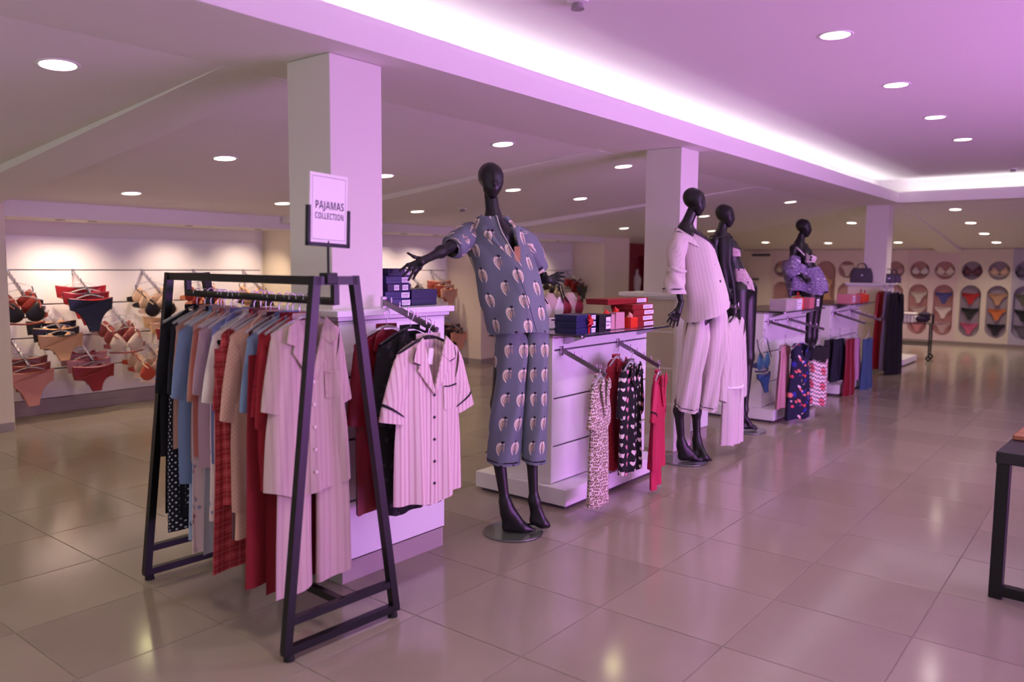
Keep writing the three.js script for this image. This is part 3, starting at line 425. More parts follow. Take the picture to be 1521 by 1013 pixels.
// ---------------------------------------------------------------- pajama sets on the rack (from the slat wall side to the aisle)
{
  const sets = [ // shirt material, trousers material, shirt length, trousers end, label
    [plain(0x14131c), plain(0x101018), 0.6, 0.93, 'black pajama set at the far end of the rack'],
    [plain(0x1b1d2c), F.navyDots, 0.58, 0.99, 'navy pajama shirt with white dotted navy trousers on the rack'],
    [plain(0xc0917f), plain(0x161822), 0.56, 0.93, 'peach pajama shirt hanging among the navy ones on the rack'],
    [plain(0x1a1c2a), F.navyDots, 0.58, 0.97, 'navy pajama shirt next to the light blue one on the rack'],
    [plain(0x7b93ba), F.blueFloral, 0.68, 0.99, 'light blue pajama shirt with blue floral trousers on the rack'],
    [plain(0xbd8f84), F.blueFloral, 0.6, 1.0, 'dusty pink pajama shirt beside the light blue one on the rack'],
    [plain(0xb96d60), F.pinkFloral, 0.56, 1.02, 'salmon pajama shirt with pink floral trousers on the rack'],
    [plain(0xb796a6), plain(0xb0b4bd), 0.6, 1.02, 'lilac pink pajama shirt on the rack'],
    [plain(0x7a7db6), F.pinkFloral, 0.57, 1.0, 'periwinkle pajama shirt on the rack'],
    [F.bows, F.smallDots, 0.72, 0.99, 'white pajama shirt with black bow print on the rack'],
    [F.plaidRed, F.plaidRed, 0.72, 1.06, 'red plaid pajama set on the rack'],
    [plain(0x86545f), plain(0x96707c), 0.6, 1.04, 'mauve pajama shirt beside the red plaid set on the rack'],
    [F.peachDots, F.peachDots, 0.72, 1.07, 'peach dotted pajama set on the rack'],
    [plain(0x55131f), plain(0x9a7888), 0.6, 1.06, 'dark maroon pajama shirt on the rack'],
    [plain(0x7c95b6), plain(0x8898b0), 0.78, 1.04, 'pale blue long nightshirt on the rack'],
    [F.heartsSmall, F.maroonDots, 0.6, 1.08, 'crimson pajama shirt with dotted dark red trousers on the rack'],
    [plain(0x9c1e2c), F.maroonDots, 0.6, 1.09, 'red pajama set behind the cream striped one on the rack'],
  ];
  const n = sets.length, r = rng(8);
  const wide = { 4: 0.05, 6: 0.02, 9: 0.05, 10: 0.035, 12: 0.02, 14: 0.03, 16: 0.03, 3: -0.05, 5: -0.05, 8: -0.05, 11: -0.04, 13: -0.05, 15: -0.03 };
  const wideLegs = { 1: 0.36, 6: 0.36, 10: 0.44, 15: 0.4 }, shortLegs = { 3: 0.8, 5: 0.85, 8: 0.8, 11: 0.84, 12: 0.82, 13: 0.9 };
  sets.forEach(([a, b, len, tl, label], i) => {
    const x = lerp(RX0 + 0.085, RX1 - 0.2, i / (n - 1)), turn = Math.PI / 2 + (r() - 0.5) * 0.12, dz = (r() - 0.5) * 0.03, y = 1.155 - r() * 0.012;
    const g = thing('pajama_set', label, 'pajamas', [x, y, railZ(x) + dz], turn, 'pajama sets on the black rack');
    addShirt(g, { mat: a, w: 0.33 + (wide[i] ?? 0), len, hem: 0.34 + (wide[i] ?? 0) + r() * 0.03, th: 0.015, seed: i + 2, sleeve: 0.22 + r() * 0.07, out: 0.03 + r() * 0.03, arm1: 0.06, fold: 0.6, vee: 0.12, slope: 0.55, collar: true });
    addTrousers(g, { mat: b, len: shortLegs[i] ?? Math.min(0.97, tl - 0.07), w: wideLegs[i] ?? 0.3, th: 0.012, seed: i + 31 });
    makeHanger(V3(x, y, railZ(x) + dz), turn, M.clear, 'clear plastic hanger on the black rail of the rack', 'clear hangers on the rack', 0.07);
  });
  const g = thing('pajama_set', 'cream pink striped pajama set facing out at the end of the rack', 'pajamas', [-2.325, 1.15, -1.762], Math.PI / 2, 'pajama sets on the black rack');
  addShirt(g, { mat: F.creamStripe, w: 0.31, len: 0.63, hem: 0.37, th: 0.022, seed: 90, sleeve: 0.25, out: 0.055, arm0: 0.085, arm1: 0.062, buttons: std(0xe8dcd6, 0.3), nButtons: 5, pocket: true, vee: 0.2, neck: 0.062, tail: true });
  addTrousers(g, { mat: F.creamStripe, top: -0.1, len: 0.975, w: 0.31, th: 0.018, seed: 91, x: 0.02 });
  part('price_tag', rbox(-0.014, 0.014, -0.13, -0.05, -0.001, 0.001, 0.0008).translate(0.0, 0, -0.004), M.paper, g, 'white paper price tag');
  makeHanger(V3(-2.325, 1.15, -1.762), Math.PI / 2, M.clear, 'clear plastic hanger carrying the cream striped set', 'clear hangers on the rack', 0.07);
}

// ================================================================ display units along the aisle
function slatFront(parent, x, z0, z1, ys) { for (let i = 0; i + 1 < ys.length; i++) part('slat_board', rbox(x - 0.016, x, ys[i] + 0.005, ys[i + 1] - 0.005, z0, z1, 0.002), M.lacquer, parent); part('slat_track', box(x - 0.024, x - 0.012, ys[0], ys[ys.length - 1], z0 - 0.002 * Math.sign(z0 - z1), z1 + 0.002 * Math.sign(z0 - z1)), M.groove, parent); }
function columnCabinet(x, z0, depth, wide, label) {       // cabinet built around a column: plinth, slat front, slat side, ledge
  const g = thing('column_cabinet', label, 'cabinet', [0, 0, 0]); const z1 = z0 - wide, xb = x - depth;
  part('plinth', box(xb + 0.01, x - 0.004, 0, 0.09, z0 - 0.006, z1 + 0.006), M.skirting, g);
  part('carcass', box(xb, x - 0.02, 0.09, 1.12, z0 - 0.018, z1), M.white, g);
  slatFront(g, x, z0 - 0.001, z1, [0.092, 0.35, 0.615, 0.88, 1.12]);
  const ys = [0.092, 0.35, 0.615, 0.88, 1.12]; for (let i = 0; i < 4; i++) part('side_board', rbox(xb, x - 0.001, ys[i] + 0.005, ys[i + 1] - 0.005, z0, z0 - 0.016, 0.002), M.cream, g);
  part('ledge', [rbox(xb - 0.03, x + 0.035, 1.135, 1.163, z0 + 0.035, z1 - 0.035, 0.005), box(xb - 0.012, x + 0.016, 1.12, 1.136, z0 + 0.016, z1 - 0.016)], M.lacquer, g);
  return g;
}
columnCabinet(-2.55, -2.09, 0.45, 0.63, 'white slat cabinet around the column behind the garment rack');
columnCabinet(-2.6, -5.2, 0.42, 0.63, 'white slat cabinet around the column behind the striped mannequin');
columnCabinet(-2.62, -11.25, 0.44, 0.63, 'white slat cabinet around the column under the black handbags');
function gondola(z0, z1, label, bodyX = -2.53) {
  const g = thing('display_gondola', label, 'display', [0, 0, 0]);
  part('platform', rbox(-3.06, -2.4, 0.02, 0.115, z0 + 0.04, z1, 0.004), M.lacquer, g);
  part('plinth', box(-3.03, -2.43, 0, 0.02, z0 + 0.01, z1 + 0.03), M.groove, g);
  part('core', box(-2.94, bodyX - 0.02, 0.115, 0.95, z0 - 0.02, z1 + 0.005), M.white, g);
  slatFront(g, bodyX, z0 - 0.002, z1, [0.116, 0.33, 0.605, 0.88, 0.952]);
  part('side_panel', rbox(-2.94, bodyX - 0.001, 0.116, 0.952, z0, z0 - 0.018, 0.002), M.white, g);
  part('top_cap', rbox(-2.95, bodyX + 0.006, 0.951, 0.965, z0 + 0.006, z1 - 0.006, 0.003), M.skirting, g);
  const s = new THREE.Shape(), L = z0 - z1 + 0.02, d = 0.62, R = 0.05; s.moveTo(0, 0); s.lineTo(d - R, 0); s.quadraticCurveTo(d, 0, d, R); s.lineTo(d, L - R); s.quadraticCurveTo(d, L, d - R, L); s.lineTo(0, L); s.closePath();
  const sh = part('glass_shelf', extrude(s, 0.008, 0.001).rotateX(-Math.PI / 2).translate(-2.96, 0.966, z0 + 0.01), M.glass, g, 'clear glass shelf');
  part('polished_edge', [box(-2.96 + d - 0.001, -2.96 + d + 0.002, 0.966, 0.974, z0 - 0.04, z1 + 0.04)], M.glassEdge, sh);
  for (const z of [z0 - 0.12, z1 + 0.12]) part('shelf_bracket', [extrude(poly([[0, 0], [0.14, 0], [0.13, -0.012], [0.02, -0.05], [0, -0.05]]), 0.012, 0.002).translate(bodyX, 0.963, z)], M.chrome, g);
  return g;
}
gondola(-3.58, -4.66, 'white slat display stand with leopard and hot pink nightwear');
gondola(-6.78, -7.9, 'white slat display stand with teal lingerie and floral dress');
gondola(-8.7, -9.8, 'white slat display stand with dark trousers and jeans');
{ const g = thing('low_platform', 'low white platform under the long red and black dresses', 'platform', [0, 0, 0]); part('top', rbox(-3.0, -2.45, 0.02, 0.1, -11.9, -12.75, 0.004), M.lacquer, g); part('plinth', box(-2.98, -2.47, 0, 0.02, -11.92, -12.73), M.groove, g); }

// sloping display arms with pins
function faceOut(p, len, drop, label, group, name = 'waterfall_arm', mat = M.satin) {
  const g = thing(name, label, 'display arm', p, 0, group);
  part('mount', rbox(-0.004, 0.012, -0.035, 0.02, -0.012, 0.012, 0.003), M.chrome, g);
  part('arm', bar([0, 0, 0], [len, -drop, 0], 0.018, 0.022), mat, g);
  for (let i = 1; i <= 6; i++) { const t = i / 6.2; part('pin', cyl(0.0028, 0.0028, 0.028, len * t, -drop * t + 0.02, 0, 6), M.chrome, g); }
  return g;
}
const armGroup = 'sloping display arms along the aisle';
{ const p = onX(569, 447, -2.545); faceOut(p, 0.32, 0.11, 'chrome sloping arm with pins above the pink striped shirt', armGroup); }
faceOut(V3(-2.53, 0.882, -3.66), 0.3, 0.12, 'chrome sloping arm with pins above the leopard nightdress', armGroup);
faceOut(V3(-2.53, 0.882, -4.28), 0.3, 0.13, 'chrome sloping arm above the hot pink pajamas', armGroup);
faceOut(V3(-2.53, 0.882, -6.86), 0.34, 0.08, 'chrome sloping arm above the floral dress', armGroup);
faceOut(V3(-2.53, 0.882, -7.36), 0.34, 0.08, 'chrome sloping arm above the snake print skirt', armGroup);
faceOut(V3(-2.53, 0.882, -8.76), 0.34, 0.1, 'chrome sloping arm above the dark trousers', armGroup);
faceOut(V3(-2.53, 0.882, -9.42), 0.34, 0.1, 'chrome sloping arm above the jeans', armGroup);
faceOut(V3(-2.6, 1.1, -5.42), 0.4, 0.03, 'chrome sloping arm above the white robe', armGroup);

// ---------------------------------------------------------------- garments on the aisle units
const AISLE = 'garments hung along the aisle units';
function hung(name, label, cat, pos, o, fn, turn = Math.PI / 2, hangerMat = M.clear, hl) {
  const g = thing(name, label, cat, pos, turn, AISLE); fn(g); if (hl) makeHanger(pos, turn, hangerMat, hl, 'hangers on the aisle arms', o.drop ?? 0.06, o.span ?? 0.28); return g; }
{
  let p = onX(637, 505, -2.2);
  hung('pajama_shirt', 'pale pink striped pajama shirt with black piping and buttons', 'shirt', p, { span: 0.34 }, g => addShirt(g, { mat: F.pinkStripe, w: 0.36, len: 0.66, hem: 0.39, th: 0.026, seed: 71, sleeve: 0.23, out: 0.1, arm0: 0.085, arm1: 0.08, trim: plain(0x121018), buttons: std(0x141118, 0.35), nButtons: 5, pocket: true, vee: 0.2, neck: 0.07, tag: true, tail: true }), Math.PI / 2, M.black, 'black hanger inside the pink striped pajama shirt');
  p = onX(610, 492, -2.32);
  hung('pajama_shirt', 'black rose patterned satin shirt behind the pink striped one', 'shirt', p, { span: 0.34 }, g => addShirt(g, { mat: F.blackRose, w: 0.37, len: 0.74, hem: 0.34, th: 0.03, seed: 72, sleeve: 0.25, out: 0.05 }), Math.PI / 2, M.black, 'black hanger inside the black rose patterned shirt');
  p = onX(575, 490, -2.41);
  hung('pajama_shirt', 'dark red satin shirt behind the black rose patterned one', 'shirt', p, { span: 0.34 }, g => addShirt(g, { mat: satinCloth(0x7d1226), w: 0.36, len: 0.74, hem: 0.34, th: 0.03, seed: 73, sleeve: 0.3, out: 0.05 }), Math.PI / 2, M.clear, 'clear hanger inside the dark red satin shirt');
  p = onX(891, 563, -2.2);
  hung('nightdress', 'pink leopard print pajama set on the first sloping arm', 'nightwear', p, { span: 0.2 }, g => { addShirt(g, { mat: F.leopard, w: 0.21, len: 0.68, hem: 0.24, th: 0.03, seed: 74, sleeve: 0.2, out: 0.06, arm0: 0.06, arm1: 0.06, vee: 0.18, neck: 0.04, tag: true }); }, Math.PI / 2 + 0.2, M.clear, 'clear hanger inside the leopard print set');
  p = onX(917, 533, -2.4);
  hung('robe', 'red satin robe behind the black heart print set', 'robe', p, { span: 0.24 }, g => addShirt(g, { mat: F.heartsSmall, w: 0.26, len: 0.66, hem: 0.26, th: 0.03, seed: 75, sleeve: 0.28, out: 0.03, arm0: 0.06, arm1: 0.06, vee: 0.2, neck: 0.045, tag: true }), Math.PI / 2 + 0.1, M.clear, 'clear hanger inside the red satin robe');
  p = onX(938, 540, -2.29);
  hung('pajama_shirt', 'black pajama set printed with white hearts', 'shirt', p, { span: 0.24 }, g => addShirt(g, { mat: F.hearts, w: 0.28, len: 0.64, hem: 0.28, th: 0.03, seed: 76, sleeve: 0.24, out: 0.05, arm0: 0.06, arm1: 0.06, vee: 0.14, neck: 0.045, tag: true }), Math.PI / 2 + 0.1, M.clear, 'clear hanger inside the black heart print set');
  p = onX(979, 556, -2.2);
  hung('pajama_shirt', 'hot pink pajama set with black piping', 'shirt', p, { span: 0.2 }, g => { addShirt(g, { mat: plain(0xc21f4c, 0.6), w: 0.22, len: 0.56, hem: 0.25, th: 0.026, seed: 77, sleeve: 0.22, out: 0.06, arm0: 0.06, arm1: 0.065, trim: plain(0x2a0b18), vee: 0.18, neck: 0.04, tag: true }); addTrousers(g, { mat: plain(0xc21f4c, 0.6), len: 0.68, w: 0.18, seed: 78 }); }, Math.PI / 2 + 0.25, M.clear, 'clear hanger inside the hot pink set');
  p = onX(1093, 470, -2.22);
  hung('robe', 'white long sleeved robe tied with a belt', 'robe', p, { span: 0.24 }, g => { const o = { mat: F.ivoryStripe, w: 0.27, len: 0.92, hem: 0.3, th: 0.035, seed: 79, sleeve: 0.52, out: 0.1, arm0: 0.07, arm1: 0.05, vee: 0.06, neck: 0.04, collar: false, waist: 1.4 }; addShirt(g, o); part('belt', [tube([[-0.125, -0.5, 0], [-0.06, -0.505, 0.045], [0.06, -0.505, 0.045], [0.125, -0.5, 0]], 0.012, 12, 6), tube([[0.02, -0.505, 0.05], [0.03, -0.58, 0.05], [0.025, -0.66, 0.048]], 0.009, 8, 5)], plain(0xf0e6ec), g, 'white tie belt'); }, Math.PI / 2, M.black, 'black hanger inside the white robe');
  // lingerie and clothes farther along
  p = onX(1135, 503, -2.48);
  hung('lingerie_set', 'teal bra and brief set on the display stand', 'lingerie', p, { span: 0.26 }, g => { addBra(g, 0.3, satinCloth(0x2e5d72), plain(0x1d2a44), { drop: 0.16 }); const b = new THREE.Group(); b.name = 'brief_piece'; b.position.y = -0.3; g.add(b); addPanty(b, 0.28, 0.16, satinCloth(0x24466a), plain(0x1d2a44)); }, Math.PI / 2, M.clear, 'clear hanger holding the teal lingerie set');
  p = onX(1166, 512, -2.36);
  hung('nightdress', 'dusty rose slip beside the floral dress', 'nightwear', p, {}, g => addShirt(g, { mat: satinCloth(0xb07a80), w: 0.2, len: 0.55, hem: 0.26, th: 0.03, seed: 81, sleeve: 0.05, out: 0, arm0: 0.03, arm1: 0.03, collar: false, neck: 0.06 }), Math.PI / 2, M.clear, 'clear hanger holding the dusty rose slip');
  p = onX(1190, 510, -2.25);
  hung('dress', 'navy nightdress with bright floral print', 'dress', p, {}, g => addShirt(g, { mat: F.floralNavy, w: 0.24, len: 0.66, hem: 0.34, th: 0.04, seed: 82, sleeve: 0.08, out: 0.02, arm0: 0.04, arm1: 0.04, collar: false, neck: 0.07, vee: 0.12 }), Math.PI / 2 - 0.25, M.clear, 'clear hanger holding the navy floral nightdress');
  p = onX(1216, 512, -2.22);
  hung('lounge_set', 'black top with pink snake print shorts', 'nightwear', p, { drop: 0.1 }, g => { part('strap', [-1, 1].map(k => tube([[k * 0.09, -0.02, 0.03], [k * 0.09, 0.0, 0.01]], 0.006, 4, 5)), plain(0x141018), g); part('top', grid(24, 4, (u, v) => { const t = u * 6.283; return [Math.cos(t) * 0.15, -0.015 - v * 0.12, Math.sin(t) * 0.05]; }, true), plain(0x141018), g); part('shorts', grid(28, 10, (u, v) => { const t = u * 6.283, a = lerp(0.14, 0.17, v); const x = Math.cos(t) * a, y = -0.14 - v * 0.4; return [x, y + 0.02 * Math.cos(t * 2), Math.sin(t) * 0.06 + 0.01 * Math.sin(t * 5 + v), u * 0.7, y]; }, true), F.snake, g); }, Math.PI / 2 - 0.15, M.clear, 'clear hanger holding the black top and snake print shorts');
  const trousers = (px, py, x, len, w, m, label, hl) => { const q = onX(px, py, x); hung('hanging_trousers', label, 'trousers', q, { span: 0.2 }, g => addTrousers(g, { mat: m, top: -0.03, len, w, th: 0.03, seed: px }), Math.PI / 2 - 0.1, M.clear, hl); };
  trousers(1233, 500, -2.48, 0.46, 0.26, plain(0x2a1f2e), 'dark plum trousers next to the navy pair', 'clear hanger with the dark plum trousers');
  trousers(1247, 499, -2.42, 0.49, 0.32, plain(0x14152a), 'dark navy trousers on the stand before the jeans', 'clear hanger with the dark navy trousers');
  trousers(1264, 499, -2.34, 0.7, 0.24, satinCloth(0x7d1226), 'dark red satin trousers between navy and pink ones', 'clear hanger with the dark red trousers');
  trousers(1273, 499, -2.4, 0.48, 0.22, satinCloth(0xc08aac), 'pink satin trousers next to the dark red pair', 'clear hanger with the pink satin trousers');
  trousers(1290, 499, -2.32, 0.68, 0.3, plain(0x3c5a7c), 'blue jeans hung at the end of the stand', 'clear hanger with the blue jeans');
  const longDress = (px, py, x, len, w, m, label, hl) => { const q = onX(px, py, x); hung('long_dress', label, 'dress', q, { span: 0.18 }, g => addShirt(g, { mat: m, w, len, hem: w * 1.2, th: 0.026, seed: px, sleeve: 0.3, out: 0.03, arm0: 0.05, arm1: 0.04, collar: false, neck: 0.05 }), Math.PI / 2 - 0.3, M.clear, hl); };
  longDress(1312, 432, -2.58, 1.03, 0.3, satinCloth(0xa3141f), 'long red satin dress by the far column', 'clear hanger holding the long red dress');
  longDress(1321, 433, -2.48, 1.03, 0.22, satinCloth(0x8a7a9e), 'long lilac satin dress between red and black ones', 'clear hanger holding the long lilac dress');
  longDress(1333, 434, -2.37, 1.06, 0.3, plain(0x121218), 'long black dress at the end above the low platform', 'clear hanger holding the long black dress');
}
// ================================================================ mannequins: one continuous figure each, dressed
function fieldMesh(bones, cell, k = 0.03) {              // tapered capsules joined smoothly, meshed by marching cubes
  const lo = V3(1e9, 1e9, 1e9), hi = V3(-1e9, -1e9, -1e9);
  for (const [a, b, ra, rb] of bones) for (const [p, r] of [[a, ra], [b, rb]]) { lo.min(p.clone().subScalar(r + 0.02)); hi.max(p.clone().addScalar(r + 0.02)); }
  const c = lo.clone().add(hi).multiplyScalar(0.5), ext = hi.clone().sub(lo), S = Math.max(ext.x, ext.y, ext.z) / 2 + cell * 4, n = Math.ceil(2 * S / cell), mc = new MarchingCubes(n, M.mannequin, false, false, 160000); mc.isolation = 0;
  const f = mc.field, half = n / 2, w = i => (i - half) / half * S; f.fill(-1);
  for (const [a, b, ra, rb] of bones) {
    const A = a.clone().sub(c), B = b.clone().sub(c), ab = B.clone().sub(A), L2 = Math.max(1e-9, ab.lengthSq()), m = Math.max(ra, rb) + k * 2 + cell * 2;
    const i0 = ax => Math.max(1, Math.floor((Math.min(A[ax], B[ax]) - m) / S * half + half)), i1 = ax => Math.min(n - 2, Math.ceil((Math.max(A[ax], B[ax]) + m) / S * half + half));
    for (let z = i0('z'); z <= i1('z'); z++) for (let y = i0('y'); y <= i1('y'); y++) for (let x = i0('x'); x <= i1('x'); x++) {
      const px = w(x) - A.x, py = w(y) - A.y, pz = w(z) - A.z, t = clamp((px * ab.x + py * ab.y + pz * ab.z) / L2, 0, 1);
      const d = Math.hypot(px - ab.x * t, py - ab.y * t, pz - ab.z * t) - lerp(ra, rb, t), q = x + y * n + z * n * n, e = -f[q], h = Math.max(k - Math.abs(d - e), 0) / k; f[q] = -(Math.min(d, e) - h * h * k * 0.25);
    }
  }
  mc.update(); const g = new THREE.BufferGeometry(), cnt = mc.count;
  const pos = mc.positionArray.slice(0, cnt * 3), nor = mc.normalArray.slice(0, cnt * 3); for (let i = 0; i < pos.length; i += 3) { pos[i] = pos[i] * S + c.x; pos[i + 1] = pos[i + 1] * S + c.y; pos[i + 2] = pos[i + 2] * S + c.z; }
  g.setAttribute('position', new THREE.BufferAttribute(pos, 3)); g.setAttribute('normal', new THREE.BufferAttribute(nor, 3)); return g;
}
function headGeo(c, face, s = 1, tilt = 0) {
  const f = face.clone().normalize(), u = V3(0, 1, 0).addScaledVector(f, tilt).normalize(), r = V3().crossVectors(u, f).normalize(); f.crossVectors(r, u);
  const P3 = (x, y, z) => c.clone().addScaledVector(r, x * s).addScaledVector(u, y * s).addScaledVector(f, z * s), b = (p, q, ra, rb) => [P3(...p), P3(...q), ra * s, rb * s];
  const list = [b([0, 0.034, -0.012], [0, 0.03, 0.01], 0.064, 0.061), b([0, 0.005, 0.008], [0, -0.035, 0.022], 0.06, 0.044), b([0, -0.05, 0.028], [0, -0.07, 0.038], 0.036, 0.024), b([0, 0.012, 0.066], [0, -0.02, 0.077], 0.006, 0.01),
    b([-0.012, -0.046, 0.062], [0.012, -0.046, 0.062], 0.008, 0.008)];
  for (const k of [-1, 1]) { list.push(b([k * 0.034, -0.012, 0.042], [k * 0.03, -0.02, 0.044], 0.018, 0.018)); }
  return fieldMesh(list, 0.005 * s, 0.026 * s);
}
function handGeo(wrist, palm, tips, s = 1) {             // tips: thumb first, then four fingers; each finger its own chain with a bend
  const list = [[wrist, palm, 0.02 * s, 0.023 * s]], n = tips.length, dir = palm.clone().sub(wrist).normalize();
  const mid = tips.slice(1).reduce((a, p) => a.add(p), V3()).multiplyScalar(1 / (n - 1)), fd = mid.clone().sub(palm).normalize(), side = tips[1].clone().sub(tips[n - 1]); side.addScaledVector(fd, -side.dot(fd)).normalize();
  tips.forEach((t, i) => {
    let root; if (i === 0) root = palm.clone().addScaledVector(side, 0.018 * s).addScaledVector(dir, -0.012 * s);
    else root = palm.clone().addScaledVector(fd, 0.024 * s).addScaledVector(side, (2.5 - i) * 0.0125 * s);
    const k = root.clone().lerp(t, 0.48).addScaledVector(V3(0, 1, 0), i === 0 ? -0.004 : 0.008 * s);
    list.push([palm, root, 0.018 * s, 0.0095 * s], [root, k, 0.0095 * s, 0.008 * s], [k, t, 0.008 * s, 0.006 * s]);
  });
  return fieldMesh(list, 0.0032, 0.007 * s);
}
function figure(base) {                                  // joints given as [px, py, nearer]: on the figure's own depth
  const J = (px, py, near = 0) => onDepth(px, py, base, near);
  const bones = list => list.map(([a, b, ra, rb]) => [J(...a), J(...b), ra, rb]);
  // cloth hanging round the body: rows [py, left px, right px, half depth, nearer]
  const drape = (rows, top, bottom, o = {}) => {
    const at = y => { let i = 0; while (i < rows.length - 2 && y > rows[i + 1][0]) i++; const a = rows[i], b = rows[i + 1], t = clamp((y - a[0]) / (b[0] - a[0]), 0, 1); return a.map((v, q) => lerp(v ?? 0, b[q] ?? 0, q ? t : 0)); };
    const ns = o.ns ?? 56, nv = o.nv ?? 24, wrapU = o.around ?? 0.8;
    return grid(ns, nv, (u, v) => {
      const ph = u * Math.PI * 2, y = lerp(bottom(ph), top(ph), v), r = at(y), s = Math.sin(ph), c = Math.cos(ph), fold = (o.fold ?? 0.006) * (Math.sin(ph * (o.k ?? 7) + y * 0.03) + 0.6 * Math.sin(ph * 3 + y * 0.07)) * (o.foldTop ? 1 : 1 - v * 0.7);
      const cx = (r[1] + r[2]) / 2, hw = (r[2] - r[1]) / 2, th = (r[3] ?? 0.1) + fold; const sp = Math.sign(s) * Math.pow(Math.abs(s), 0.85), cp = Math.sign(c) * Math.pow(Math.abs(c), 0.85);
      const p = J(cx + hw * sp, y, (r[4] ?? 0)).addScaledVector(TOW, th * cp).addScaledVector(RGT, fold * s); return [p.x, p.y, p.z, u * wrapU, p.y];
    }, true);
  };
  const rim = (rows, top, a, b, r, out = 0.003) => {     // cord sewn along the upper edge of a drape
    const at = y => { let i = 0; while (i < rows.length - 2 && y > rows[i + 1][0]) i++; const A = rows[i], B = rows[i + 1], t = clamp((y - A[0]) / (B[0] - A[0]), 0, 1); return A.map((v, q) => lerp(v ?? 0, B[q] ?? 0, q ? t : 0)); };
    const pts = []; for (let i = 0; i <= 24; i++) { const ph = lerp(a, b, i / 24), y = top((ph + Math.PI * 2) % (Math.PI * 2)), q = at(y), s = Math.sin(ph), c = Math.cos(ph); pts.push(J((q[1] + q[2]) / 2 + (q[2] - q[1]) / 2 * Math.sign(s) * Math.pow(Math.abs(s), 0.85), y, q[4] ?? 0).addScaledVector(TOW, ((q[3] ?? 0.1) + out) * Math.sign(c) * Math.pow(Math.abs(c), 0.85)).addScaledVector(RGT, out * s)); }
    return tube(pts, r, 48, 6); };
  const pipe = (pts, o = {}) => { const c = new THREE.CatmullRomCurve3(pts.map(p => J(p[0], p[1], p[2] ?? 0))), rad = pts.map(p => p[3]), N = o.n ?? 14, fr = c.computeFrenetFrames(N, false);
    return grid(20, N, (u, v) => { const i = Math.round(v * N), p = c.getPoint(v), q = v * (rad.length - 1), k = Math.min(rad.length - 2, Math.floor(q)), r = lerp(rad[k], rad[k + 1], q - k) * (1 + (o.fold ?? 0.05) * Math.sin(u * 25.13 + v * 9)); p.addScaledVector(fr.normals[i], Math.cos(u * 6.2832) * r).addScaledVector(fr.binormals[i], Math.sin(u * 6.2832) * r); return [p.x, p.y, p.z, u * r * 6.28, -v * 0.2]; }, true); };
  return { J, bones, drape, pipe, rim };
}
function discStand(parent, base, r) { const m = part('base_plate', new THREE.CylinderGeometry(r, r, 0.012, 48).translate(base.x, 0.007, base.z), M.pane, parent, 'round clear glass base plate'); part('plate_rim', new THREE.TorusGeometry(r, 0.003, 6, 56).rotateX(Math.PI / 2).translate(base.x, 0.008, base.z), M.satin, m); }
const V_ = (a, al) => { let d = a - al; while (d > Math.PI) d -= 2 * Math.PI; while (d < -Math.PI) d += 2 * Math.PI; return Math.abs(d); };

